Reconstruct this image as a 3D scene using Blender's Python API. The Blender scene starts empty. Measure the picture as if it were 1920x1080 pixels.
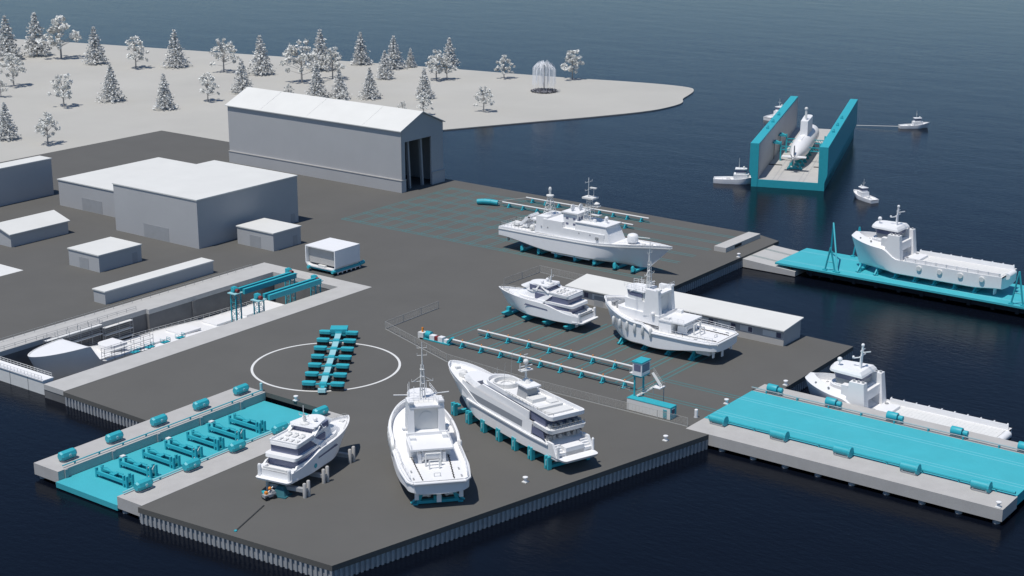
import bpy, bmesh, math, random
from math import sin, cos, pi, radians, sqrt, atan2, hypot
from mathutils import Vector, Matrix
random.seed(7)
scene = bpy.context.scene
COL = scene.collection
WZ = -3.4                                   # water level, the yard surface is z = 0

# ------------------------------------------------------------------ camera
F_PX, PITCH, AZ, CAM_H = 3000.0, radians(16.5), radians(127.0), 130.0
_v = (cos(AZ), sin(AZ)); _r = (sin(AZ), -cos(AZ))
FW = (_v[0]*cos(PITCH), _v[1]*cos(PITCH), -sin(PITCH))
UP = (_v[0]*sin(PITCH), _v[1]*sin(PITCH), cos(PITCH))
RT = (_r[0], _r[1], 0.0)
CAMXY = (235.06057872, -311.93592376)
def at(px, py, z=0.0):                      # ground position of a measured point of the survey picture
    a, b = px-960.0, 540.0-py
    d = [FW[i]*F_PX + RT[i]*a + UP[i]*b for i in range(3)]
    t = (z-CAM_H)/d[2]
    return (CAMXY[0]+d[0]*t, CAMXY[1]+d[1]*t, z)
cd = bpy.data.cameras.new('camera'); cam = bpy.data.objects.new('camera', cd); COL.objects.link(cam)
cd.lens = 36.0*F_PX/1920.0; cd.sensor_width = 36.0; cd.clip_start = 1.0; cd.clip_end = 20000
cam.location = (CAMXY[0], CAMXY[1], CAM_H)
cam.rotation_euler = (pi/2-PITCH, 0, AZ-pi/2)
scene.camera = cam

# ------------------------------------------------------------------ materials
MATS = {}
def mat(name, col, rough=0.6, metal=0.0, noise=0.0, nscale=0.2, bump=0.0, bscale=1.0, spec=0.5):
    m = bpy.data.materials.new(name); m.use_nodes = True
    nt = m.node_tree; b = nt.nodes['Principled BSDF']
    b.inputs['Base Color'].default_value = (*col, 1); b.inputs['Roughness'].default_value = rough
    b.inputs['Metallic'].default_value = metal; b.inputs['Specular IOR Level'].default_value = spec
    if noise:
        tc = nt.nodes.new('ShaderNodeTexCoord'); n = nt.nodes.new('ShaderNodeTexNoise'); n.inputs['Scale'].default_value = nscale
        n.inputs['Detail'].default_value = 5; n.inputs['Roughness'].default_value = 0.6
        r = nt.nodes.new('ShaderNodeMapRange'); r.inputs['From Min'].default_value = .3; r.inputs['From Max'].default_value = .7
        r.inputs['To Min'].default_value = 1-noise; r.inputs['To Max'].default_value = 1+noise
        mx = nt.nodes.new('ShaderNodeMix'); mx.data_type = 'RGBA'; mx.blend_type = 'MULTIPLY'; mx.inputs['Factor'].default_value = 1
        nt.links.new(tc.outputs['Object'], n.inputs['Vector']); nt.links.new(n.outputs['Fac'], r.inputs['Value'])
        mx.inputs[6].default_value = (*col, 1); nt.links.new(r.outputs['Result'], mx.inputs[7])
        nt.links.new(mx.outputs[2], b.inputs['Base Color'])
    if bump:
        tc = nt.nodes.new('ShaderNodeTexCoord'); n = nt.nodes.new('ShaderNodeTexNoise'); n.inputs['Scale'].default_value = bscale
        n.inputs['Detail'].default_value = 4
        bp = nt.nodes.new('ShaderNodeBump'); bp.inputs['Strength'].default_value = bump
        nt.links.new(tc.outputs['Object'], n.inputs['Vector']); nt.links.new(n.outputs['Fac'], bp.inputs['Height'])
        nt.links.new(bp.outputs['Normal'], b.inputs['Normal'])
    MATS[name] = m
    return m
WHITE = mat('white_paint', (.80, .80, .80), .45, noise=.015, nscale=.6)
OFFWHITE = mat('white_plate', (.70, .70, .68), .6, noise=.03, nscale=.4)
ROOF = mat('roof_sheet', (.66, .66, .63), .7, noise=.03, nscale=.1)
WALL = mat('wall_cladding', (.42, .425, .43), .8, noise=.03, nscale=.08)
CONC = mat('concrete', (.43, .42, .405), .85, noise=.06, nscale=.25)
KERB = mat('kerb_concrete', (.45, .445, .43), .85, noise=.05, nscale=.25)
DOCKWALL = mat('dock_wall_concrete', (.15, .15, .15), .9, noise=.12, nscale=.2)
YARD = mat('yard_paving', (.102, .1, .093), .9, noise=.05, nscale=.06, bump=.05, bscale=3)
TEAL = mat('teal_steel', (.030, .38, .45), .5, noise=.05, nscale=.8)
TEALDECK = mat('teal_deck', (.052, .41, .475), .6, noise=.05, nscale=.15)
TEALPALE = mat('pale_teal_plate', (.30, .56, .60), .55)
GROOVE = mat('deck_groove', (.17, .52, .60), .6)
RAIL = mat('inlaid_rail', (.055, .165, .17), .7)
GLASS = mat('tinted_glass', (.055, .065, .13), .12, spec=.8)
SHADEBAND = mat('recess_shade_band', (.15, .165, .25), .22)  # windows and deck recesses, their shade painted in as blue-grey
PALESHADE = mat('pale_recess_shade', (.26, .28, .31), .25)  # long yacht side window, the shade of its recess painted in as grey
GREY = mat('grey_steel', (.33, .34, .35), .55, noise=.05, nscale=.5)
WIRE = mat('galvanised_wire', (.42, .42, .40), .6)
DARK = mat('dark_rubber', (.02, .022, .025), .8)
DARKTEAL = mat('dark_teal_steel', (.02, .12, .15), .6)
ORANGE = mat('orange_paint', (.75, .25, .03), .6)
RED = mat('dark_red_paint', (.22, .03, .03), .6)
PILE = mat('pile_steel', (.34, .35, .36), .7, noise=.12, nscale=.7)
LAND = mat('pale_ground', (.435, .425, .39), .95, noise=.05, nscale=.02)
LEAF = mat('pale_foliage', (.72, .72, .69), .9, noise=.3, nscale=.6)
LEAF2 = mat('grey_foliage', (.62, .625, .61), .9, noise=.3, nscale=.5)
BARK = mat('pale_bark', (.32, .31, .30), .9)
GRASS = mat('dark_scrub', (.20, .20, .22), .95, noise=.3, nscale=1)
STRAND = mat('pale_frond', (.82, .83, .85), .8)
VOIDSHADE = mat('shadow_void', (.02, .02, .022), .9)  # near-black paint standing in for the shade under the quay deck

def water_mat():
    m = bpy.data.materials.new('sea_water'); m.use_nodes = True
    nt = m.node_tree; b = nt.nodes['Principled BSDF']
    b.inputs['Base Color'].default_value = (.0028, .0042, .0085, 1)
    b.inputs['Roughness'].default_value = .05; b.inputs['IOR'].default_value = 1.2
    tc = nt.nodes.new('ShaderNodeTexCoord')
    mp = nt.nodes.new('ShaderNodeMapping'); mp.inputs['Rotation'].default_value = (0, 0, radians(38)); mp.inputs['Scale'].default_value = (.30, .62, 1)
    n1 = nt.nodes.new('ShaderNodeTexNoise'); n1.inputs['Scale'].default_value = 1.15; n1.inputs['Detail'].default_value = 5; n1.inputs['Roughness'].default_value = .68
    n2 = nt.nodes.new('ShaderNodeTexNoise'); n2.inputs['Scale'].default_value = .10; n2.inputs['Detail'].default_value = 3
    nt.links.new(tc.outputs['Object'], mp.inputs['Vector'])
    nt.links.new(mp.outputs['Vector'], n1.inputs['Vector']); nt.links.new(mp.outputs['Vector'], n2.inputs['Vector'])
    ad = nt.nodes.new('ShaderNodeMath'); ad.operation = 'MULTIPLY_ADD'; ad.inputs[1].default_value = 1.6
    nt.links.new(n2.outputs['Fac'], ad.inputs[0]); nt.links.new(n1.outputs['Fac'], ad.inputs[2])
    bp = nt.nodes.new('ShaderNodeBump'); bp.inputs['Strength'].default_value = .18; bp.inputs['Distance'].default_value = .5
    nt.links.new(ad.outputs[0], bp.inputs['Height']); nt.links.new(bp.outputs['Normal'], b.inputs['Normal'])
    return m
WATER = water_mat()

# ------------------------------------------------------------------ mesh builder
def plan(x0, x1, wa, wf, nose=0.0, n=8, aft=0.0):
    """Deck outline: aft edge at x0 (half width wa), fore edge at x1 (half width wf), elliptical nose."""
    p = []
    if aft > 0:
        for i in range(n+1):
            a = pi/2 + pi/2*i/n
            p.append((x0+aft+aft*cos(a), wa-aft*.6+aft*.6*sin(a)))
        q = [(x, -y) for x, y in reversed(p)]
        aftpts = p + q
    else:
        aftpts = [(x0, wa), (x0, -wa)]
    fore = []
    if nose > 0:
        for i in range(2*n+1):
            a = -pi/2 + pi*i/(2*n)
            fore.append((x1-nose+nose*cos(a), wf*sin(a)))
    else:
        fore = [(x1, -wf), (x1, wf)]
    return aftpts + fore
def circ(cx, cy, r, n=16):
    return [(cx+r*cos(2*pi*i/n), cy+r*sin(2*pi*i/n)) for i in range(n)]
class MB:
    def __init__(s): s.v = []; s.f = []
    def add(s, vs, fs):
        o = len(s.v); s.v += [tuple(p) for p in vs]; s.f += [tuple(i+o for i in f) for f in fs]; return s
    def box(s, x0, x1, y0, y1, z0, z1):
        return s.add([(x0,y0,z0),(x1,y0,z0),(x1,y1,z0),(x0,y1,z0),(x0,y0,z1),(x1,y0,z1),(x1,y1,z1),(x0,y1,z1)],
            [(3,2,1,0),(4,5,6,7),(0,1,5,4),(1,2,6,5),(2,3,7,6),(3,0,4,7)])
    def obox(s, c, size, rz=0.0, ry=0.0, rx=0.0):
        M = Matrix.Rotation(rz,3,'Z') @ Matrix.Rotation(ry,3,'Y') @ Matrix.Rotation(rx,3,'X'); C = Vector(c)
        h = [d/2 for d in size]; vs = []
        for z in (-1,1):
            for x, y in ((-1,-1),(1,-1),(1,1),(-1,1)):
                vs.append(C + M @ Vector((x*h[0], y*h[1], z*h[2])))
        return s.add(vs, [(3,2,1,0),(4,5,6,7),(0,1,5,4),(1,2,6,5),(2,3,7,6),(3,0,4,7)])
    def loft(s, a, za, b, zb, caps=True):
        """Two outlines with the same number of points."""
        n = len(a)
        vs = [(x,y,za) for x,y in a] + [(x,y,zb) for x,y in b]
        fs = [(i,(i+1)%n,n+(i+1)%n,n+i) for i in range(n)]
        if caps: fs += [tuple(range(n-1,-1,-1)), tuple(range(n,2*n))]
        return s.add(vs, fs)
    def prism(s, a, z0, z1): return s.loft(a, z0, a, z1)
    def tier(s, x0, x1, wa, wf, nose, z0, z1, rf=0.0, ra=0.0, inset=0.0, aft=0.0):
        return s.loft(plan(x0,x1,wa,wf,nose,aft=aft), z0, plan(x0+ra,x1-rf,max(.05,wa-inset),max(.05,wf-inset),max(.01,nose*.9) if nose else 0,aft=aft), z1)
    def rim(s, a, b, z0, z1):
        """Upstand between outer outline a and inner outline b."""
        n = len(a)
        vs = [(x,y,z0) for x,y in a]+[(x,y,z1) for x,y in a]+[(x,y,z1) for x,y in b]+[(x,y,z0) for x,y in b]
        fs = []
        for i in range(n):
            j = (i+1) % n
            for k in range(3): fs.append((k*n+i, k*n+j, (k+1)*n+j, (k+1)*n+i))
            fs.append((3*n+i, 3*n+j, j, i))
        return s.add(vs, fs)
    def tube(s, p, q, r, n=6, r2=None, cap=True):
        p = Vector(p); q = Vector(q); d = q-p
        if d.length < 1e-6: return s
        r2 = r if r2 is None else r2
        d.normalize(); u = d.orthogonal().normalized(); w = d.cross(u)
        vs = [p+(u*cos(2*pi*i/n)+w*sin(2*pi*i/n))*r for i in range(n)] + [q+(u*cos(2*pi*i/n)+w*sin(2*pi*i/n))*r2 for i in range(n)]
        fs = [(i,(i+1)%n,n+(i+1)%n,n+i) for i in range(n)]
        if cap: fs += [tuple(range(n-1,-1,-1)), tuple(range(n,2*n))]
        return s.add(vs, fs)
    def path(s, pts, r, n=5):
        for a, b in zip(pts, pts[1:]): s.tube(a, b, r, n)
        return s
    def bar(s, p, q, w, h):
        p = Vector(p); q = Vector(q); d = (q-p); L = d.length; d.normalize()
        side = Vector((0,0,1)).cross(d)
        if side.length < 1e-3: side = Vector((1,0,0))
        side.normalize(); up = d.cross(side)
        vs = []
        for o in (p, q):
            for a, b in ((-1,-1),(1,-1),(1,1),(-1,1)): vs.append(o + side*(a*w/2) + up*(b*h/2))
        return s.add(vs, [(3,2,1,0),(4,5,6,7),(0,1,5,4),(1,2,6,5),(2,3,7,6),(3,0,4,7)])
    def lathe(s, prof, c=(0,0,0), n=14, axis='Z'):
        vs = []; fs = []; m = len(prof)
        for r, z in prof:
            for i in range(n):
                a = 2*pi*i/n
                if axis == 'Z': p = (r*cos(a), r*sin(a), z)
                elif axis == 'X': p = (z, r*cos(a), r*sin(a))
                else: p = (r*sin(a), z, r*cos(a))
                vs.append((p[0]+c[0], p[1]+c[1], p[2]+c[2]))
        for k in range(m-1):
            for i in range(n):
                fs.append((k*n+i, k*n+(i+1)%n, (k+1)*n+(i+1)%n, (k+1)*n+i))
        fs += [tuple(range(n-1,-1,-1)), tuple(range((m-1)*n, m*n))]
        return s.add(vs, fs)
    def ball(s, c, r, n=10, sz=1.0):
        prof = [(max(.01, r*sin(pi*k/6)), -r*sz*cos(pi*k/6)) for k in range(7)]
        return s.lathe(prof, c, n)
    def rail(s, pts, h=1.0, step=1.6, r=.035, mids=1):
        for a, b in zip(pts, pts[1:]):
            a = Vector(a); b = Vector(b); L = (b-a).length; n = max(1, int(L/step))
            for k in range(mids+1):
                z = Vector((0,0,h*(k+1)/(mids+1))); s.tube(a+z, b+z, r, 4)
            for i in range(n+1):
                p = a.lerp(b, i/n); s.tube(p, p+Vector((0,0,h)), r, 4)
        return s
    def build(s, name, m, parent=None, smooth=None, recalc=True):
        me = bpy.data.meshes.new(name); me.from_pydata(s.v, [], s.f)
        if recalc:
            bm = bmesh.new(); bm.from_mesh(me); bmesh.ops.recalc_face_normals(bm, faces=bm.faces); bm.to_mesh(me); bm.free()
        me.materials.append(m)
        if smooth:
            me.polygons.foreach_set('use_smooth', [True]*len(me.polygons)); me.set_sharp_from_angle(angle=radians(smooth))
        o = bpy.data.objects.new(name, me); COL.objects.link(o)
        if parent is not None: o.parent = parent
        return o
def tag(o, label=None, cat=None, group=None, kind=None):
    if label: o['label'] = label
    if cat: o['category'] = cat
    if group: o['group'] = group
    if kind: o['kind'] = kind
    return o
def thing(name, label, cat, loc=(0,0,0), rz=0.0, group=None):
    o = bpy.data.objects.new(name, None); COL.objects.link(o); o.empty_display_size = 1
    o.location = loc; o.rotation_euler = (0,0,rz)
    return tag(o, label, cat, group)
def copy_tree(o, parent=None):
    c = o.copy(); COL.objects.link(c)
    if parent is not None: c.parent = parent
    for ch in KIDS(o): copy_tree(ch, c)
    return c
def KIDS(o): return [x for x in list(COL.objects) if x.parent is o]
def dup(o, loc, rz, label=None, group=None, scale=None):
    c = copy_tree(o); c.location = loc; c.rotation_euler = (0,0,rz)
    if label: c['label'] = label
    if group: c['group'] = group
    if scale: c.scale = scale
    return c
ORD = ['first','second','third','fourth','fifth','sixth','seventh','eighth','ninth','tenth']
def lerp(a, b, t): return a+(b-a)*t
def sstep(a, b, x):
    t = min(1, max(0, (x-a)/(b-a))); return t*t*(3-2*t)

# ------------------------------------------------------------------ setting
def poly_slab(name, pts, z0, z1, m, parent=None):
    bm = bmesh.new(); vs = [bm.verts.new((x,y,z1)) for x,y in pts]
    bm.normal_update(); f = bm.faces.new(vs)
    g = bmesh.ops.extrude_face_region(bm, geom=[f]); 
    for e in g['geom']:
        if isinstance(e, bmesh.types.BMVert): e.co.z = z0
    bmesh.ops.triangulate(bm, faces=[q for q in bm.faces if len(q.verts) > 4]); bmesh.ops.recalc_face_normals(bm, faces=bm.faces)
    me = bpy.data.meshes.new(name); bm.to_mesh(me); bm.free(); me.materials.append(m)
    o = bpy.data.objects.new(name, me); COL.objects.link(o)
    if parent is not None: o.parent = parent
    return o
w = MB(); S = 9000                            # sea sheet, open where the pumped-out dry dock is
xs_, ys_ = (-S,-105.45,-61.65,S), (-S,-91.8,15.25,S)
for i in range(3):
    for j in range(3):
        if (i,j) != (1,1): w.add([(xs_[i],ys_[j],WZ),(xs_[i+1],ys_[j],WZ),(xs_[i+1],ys_[j+1],WZ),(xs_[i],ys_[j+1],WZ)], [(0,1,2,3)])
tag(w.build('water', WATER), kind='structure')
YARDP = [(-292,-92.5),(-105.5,-92.5),(-105.5,15.3),(-61.6,15.3),(-61.6,-93.3),(-31.4,-93.9),(-31.4,-64.9),(3.4,-64.9),(3.4,-126.1),
         (51.2,-121.9),(73.1,-25.7),(71.9,49),(7.2,51.5),(7,131.5),(-2,135),(-132,138),(-292,138)]
def inset(p, d):
    q = []; n = len(p)
    for i in range(n):
        a, b, c = Vector(p[i-1]), Vector(p[i]), Vector(p[(i+1)%n])
        e1, e2 = (b-a).normalized(), (c-b).normalized()
        n1, n2 = Vector((-e1.y,e1.x)), Vector((-e2.y,e2.x)); k = n1+n2
        q.append(tuple(b + k*(d/max(.3,k.dot(n1)))))
    return q
tag(poly_slab('yard', YARDP, -1.12, 0, YARD), kind='structure')
tag(poly_slab('quay_body', inset(YARDP,1.0), -12, -1.13, VOIDSHADE), kind='structure')
# shoreline of the peninsula
shore = [(833,243),(1000,228),(1100,220),(1220,208),(1262,199),(1282,192),(1279,185),(1290,179),(1303,170),(1296,163),(1200,154),(1050,145),(800,125),(540,107),(0,70),(-500,45)]
lp = [at(x,y,-3.0)[:2] for x,y in shore]
lp = lp + [(-1100,150),(-800,-300),(-250,-300),(-240,60)]
def chaikin(p, k):
    for _ in range(k):
        q = [p[0]]
        for a, b in zip(p, p[1:]):
            q += [(lerp(a[0],b[0],.25),lerp(a[1],b[1],.25)),(lerp(a[0],b[0],.75),lerp(a[1],b[1],.75))]
        q.append(p[-1]); p = q
    return p
tag(poly_slab('land', chaikin(lp[:16],2)+lp[16:], -8, -3.0, LAND), kind='structure')
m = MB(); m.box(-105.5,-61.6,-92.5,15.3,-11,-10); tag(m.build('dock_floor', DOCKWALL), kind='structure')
# concrete coping round the dry dock
m = MB(); m.box(-69.5,-61.7,-92.8,9.4,-1.3,.012); m.box(-105.3,-61.7,9.4,15.2,-1.3,.014); tag(m.build('dock_coping', KERB), kind='structure')
m = MB(); m.box(-105.4,-98,-92.4,9.4,-1.3,.01); m.box(-98,-96.9,-69,9.4,-1.3,.011); m.box(-96.9,-95.7,-38,9.4,-1.3,.012)
tag(m.build('dock_coping', KERB), kind='structure')
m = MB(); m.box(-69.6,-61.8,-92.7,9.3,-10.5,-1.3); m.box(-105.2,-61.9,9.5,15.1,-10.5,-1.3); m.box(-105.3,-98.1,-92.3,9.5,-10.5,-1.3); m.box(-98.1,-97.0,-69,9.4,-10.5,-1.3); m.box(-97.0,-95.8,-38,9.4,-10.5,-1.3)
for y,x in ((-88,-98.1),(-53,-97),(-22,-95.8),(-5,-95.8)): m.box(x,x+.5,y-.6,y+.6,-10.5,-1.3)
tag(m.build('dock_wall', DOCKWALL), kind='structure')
m = MB(); m.box(-190,-156.2,-75,-34,-.1,.01); tag(m.build('concrete_pad', OFFWHITE), kind='structure')
# inlaid transfer rails
m = MB()
def strip(x0,y0,x1,y1,wd=.48):
    dx, dy = x1-x0, y1-y0; L = hypot(dx,dy); nx, ny = -dy/L*wd/2, dx/L*wd/2
    m.add([(x0+nx,y0+ny,.005),(x0-nx,y0-ny,.005),(x1-nx,y1-ny,.005),(x1+nx,y1+ny,.005)], [(0,1,2,3)])
for y in (69.8,80.4,90.6,99.8,109,117.8,126.8):
    for d in (-.75,.75): strip(-123.5,y+d,-5,y+d)
tag(m.build('transfer_rails', RAIL), kind='structure')
m = MB()
for k in range(12):
    for d in (-.7,.7):
        x = -123+6.65*k+d
        m.add([(x-.2,69,.009),(x+.2,69,.009),(x+.2,128,.009),(x-.2,128,.009)], [(0,1,2,3)])
tag(m.build('transfer_rails', RAIL), kind='structure')
m = MB()
for k in range(10):
    for d in (-.75,.75): strip(-14.9+6.75*k+d, -10.5, -14.9+6.75*k+d, 27 if k < 5 else 24)
tag(m.build('transfer_rails', RAIL), kind='structure')
m = MB()
for y in (-1.4,-12.1):
    for d in (-.7,.7): m.add([(44,y+d-.2,.008),(67.4,y+d-.2,.008),(67.4,y+d+.2,.008),(44,y+d+.2,.008)], [(0,1,2,3)])
tag(m.build('transfer_rails', RAIL), kind='structure')
# turning circle painted on the paving
m = MB(); n = 96; R0, R1 = 17.75, 18.35
vs = [(-25.0+r*cos(2*pi*i/n), -42.7+r*sin(2*pi*i/n), .006) for r in (R0,R1) for i in range(n)]
m.add(vs, [(i,(i+1)%n,n+(i+1)%n,n+i) for i in range(n)]); tag(m.build('turning_circle', OFFWHITE), kind='structure')

# sheet pile quay walls
def pile_wall(p0, p1, label, out, ztop=-1.119, zb=-6):
    d = Vector((p1[0]-p0[0], p1[1]-p0[1], 0)); L = d.length; d.normalize(); nrm = Vector((d.y,-d.x,0))*out
    n = int(L/1.15); st = L/n; prof = []
    for i in range(n):
        s0 = i*st
        prof += [(s0,-.36),(s0+st*.42,-.36),(s0+st*.5,-.02),(s0+st*.92,-.02)]
    prof.append((L,-.36))
    mb = MB(); vs = []
    for s_, o_ in prof:
        p = Vector((p0[0],p0[1],0)) + d*s_ + nrm*o_
        vs += [(p.x,p.y,zb),(p.x,p.y,ztop)]
    k = len(prof)
    mb.add(vs, [(2*i,2*i+2,2*i+3,2*i+1) for i in range(k-1)])
    return tag(mb.build('sheet_pile_wall', PILE, recalc=False), label, 'quay wall', 'sheet pile quay walls')
pile_wall((3.4,-126.1),(51.2,-121.9),'corrugated grey sheet pile wall under the nearest quay edge, left of its corner',1)
pile_wall((51.2,-121.9),(73.1,-25.7),'corrugated sheet pile wall under the long diagonal quay edge beside the dark water',1)
pile_wall((-61.6,-93.3),(-31.4,-93.9),'short corrugated sheet pile wall between dry dock entrance and left lift',1)
pile_wall((72.6,-18),(71.9,49),'sheet pile wall behind the floating supply vessel bow on right quay edge',1)
pile_wall((7.2,51.5),(7,108),'shaded sheet pile wall of the inner basin below the warship quay',1)

# ------------------------------------------------------------------ buildings
def hangar():
    t = thing('hangar', 'long white-roofed grey shipyard hall with a tall open doorway in its gable', 'building', (-132.8,122.4,0))
    X0, W2, E, A = -88, 11.8, 22.2, 27.4     # local x runs back from the gable
    m = MB(); m.box(X0,-.0,-W2,-W2+.4,0,E); m.box(X0,0,W2-.4,W2,0,E); m.box(X0,X0+.4,-W2+.4,W2-.4,0,E)
    # gable with the opening y -9.6..5
    m.box(-.6,0,-W2+.4,-9.6,0,E); m.box(-.6,0,5,W2-.4,0,E); m.box(-.6,0,-9.6,5,18,E)
    m.add([(-.6,-W2,E),(-.6,W2,E),(-.6,0,A),(0,-W2,E),(0,W2,E),(0,0,A)], [(0,1,2),(3,4,5),(0,1,4,3),(1,2,5,4),(2,0,3,5)])
    m.build('wall', WALL, t)
    m = MB()
    for s in (-1,1):
        a = [(X0-.8,s*12.5,E-.1),(.7,s*12.5,E-.1),(.7,0,A+.15),(X0-.8,0,A+.15)]
        m.add(a+[(x,y,z+.3) for x,y,z in a], [(0,1,2,3),(4,5,6,7),(0,1,5,4),(1,2,6,5),(3,0,4,7)])
    for x in (-18,-46,-70):
        for s in (-1,1):
            m.bar((x,s*12,E+.42),(x,s*.3,A+.36),.12,.12)
    m.build('roof', ROOF, t)
    m = MB(); m.box(X0-.15,.35,-W2-.35,-W2,0,4.3); m.box(0,.35,-W2,-9.6,0,4.3); m.box(0,.35,5,W2+.35,0,4.3); m.box(X0-.15,0,W2,W2+.35,0,4.3)
    m.build('plinth', WALL, t)
    m = MB(); m.box(X0-.2,.5,-W2-.5,-W2-.0,4.3,4.6); m.box(0,.5,5,W2+.5,4.3,4.6); m.box(0,.5,-W2,-9.6,4.3,4.6); m.build('string_course', CONC, t)
    for y in (-4.5,2.6):
        m = MB(); m.bar((-2.5,y,0),(-2.5,y-1.0,18.4),1.0,.8); m.build('column', GREY, t)
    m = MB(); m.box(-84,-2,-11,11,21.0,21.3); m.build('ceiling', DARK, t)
    m = MB(); m.box(-.05,.2,-W2-.06,-W2+.5,4.6,E-.1); m.build('corner_trim', CONC, t)
hangar()
def low_building():
    t = thing('workshop', 'long low flat-roofed workshop with white roof beside the basin', 'building', (-9,38.4,0))
    L, D, H = 66.6, 9.2, 4.2
    m = MB(); m.box(0,L,0,D,0,H); m.build('wall', WALL, t)
    m = MB()
    a = [(-.8,-1.0,H-.05),(L+.5,-1.0,H-.05),(L+.5,D+.6,H+.9),(-.8,D+.6,H+.9)]
    m.add([(x,y,z) for x,y,z in a]+[(x,y,z+.28) for x,y,z in a], [(0,1,2,3),(4,5,6,7),(0,1,5,4),(1,2,6,5),(2,3,7,6),(3,0,4,7)])
    m.build('roof', ROOF, t)
    m = MB(); m.add([(L,0,H),(L,D,H),(L,D,H+.9)], [(0,1,2)]); m.build('gable', WALL, t)
    m = MB(); m.box(-.05,L+.05,-.12,0,0,1.55); m.build('plinth', CONC, t)
    for i in range(10):
        x = 1.2+6.6*i
        if i in (3,): continue
        m = MB(); m.box(x,x+3.8,-.10,0,1.9,3.4); f = m.build('window', OFFWHITE, t)
        m = MB(); m.box(x+2.4 if i % 3 == 2 else x+3.95, x+3.6 if i % 3 == 2 else x+5.2,-.11 if i%3==2 else -.08,-.101 if i%3==2 else 0,2.0,3.3); m.build('pane', GLASS, f)
    m = MB(); m.box(8.5,11.5,-.16,-.12,0,3); m.build('door', GREY, t)
low_building()
def plain_building(name, label, x0, x1, y0, y1, h, roofm=ROOF, wallm=WALL, door=True):
    cx, cy = (x0+x1)/2, (y0+y1)/2; hx, hy = (x1-x0)/2, (y1-y0)/2
    t = thing(name, label, 'building', (cx,cy,0))
    m = MB(); m.box(-hx,hx,-hy,hy,0,h); m.build('wall', wallm, t)
    m = MB(); m.box(-hx-.25,hx+.25,-hy-.25,hy+.25,h,h+.35); m.build('roof', roofm, t)
    if door:
        m = MB(); m.box(hx,hx+.06,hy-3.5,hy-1.6,0,3.2); m.build('door', GREY, t)
        m = MB(); m.box(-hx*.3,hx*.3,-hy-.06,-hy,0,min(4.5,h*.7)); m.build('door', GREY, t)
    return t
plain_building('block_building','tall flat-roofed block in front of the long hangar',-172,-132.6,14,58,15.4)
plain_building('store_building','narrow low grey box store beside the dry dock',-113.8,-108.9,-42.0,-2,3.5, door=False)
plain_building('office_block','wide flat-roofed block on the left side of the yard',-215,-180,25,70,9)
plain_building('storage_shed','small flat-roofed shed between the block and the dry dock',-150,-136,-22,-6,5)
plain_building('supply_shed','low flat shed near the head of the dry dock',-128,-112,26,38,5.5)
def gabled(name,label,x0,x1,y0,y1,e,a):
    cx, cy = (x0+x1)/2, (y0+y1)/2; hx, hy = (x1-x0)/2, (y1-y0)/2
    t = thing(name,label,'building',(cx,cy,0))
    m = MB(); m.loft([(-hx,-hy),(hx,-hy),(hx,hy),(-hx,hy)],0,[(-hx,-hy),(hx,-hy),(hx,hy),(-hx,hy)],e)
    for y in (-hy,hy): m.add([(-hx,y,e),(hx,y,e),(0,y,a)],[(0,1,2)])
    m.build('wall', WALL, t)
    m = MB()
    for s in (-1,1):
        q = [(s*(hx+.5),-hy-.6,e-.25),(s*(hx+.5),hy+.6,e-.25),(0,hy+.6,a+.1),(0,-hy-.6,a+.1)]
        m.add(q+[(x,y,z+.3) for x,y,z in q],[(0,1,2,3),(4,5,6,7),(0,1,5,4),(1,2,6,5),(3,0,4,7)])
    m.build('roof', ROOF, t)
    m = MB(); m.box(-1.5,1.5,-hy-.06,-hy,0,3); m.build('door', GREY, t)
gabled('gabled_shed','small gabled shed with a pale roof at the left edge',-196,-181,-20,2,4.2,6.2)
plain_building('long_hall','long narrow tall grey hall at the left edge of the yard',-236.5,-230,-45,34,12.9,door=False)

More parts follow.
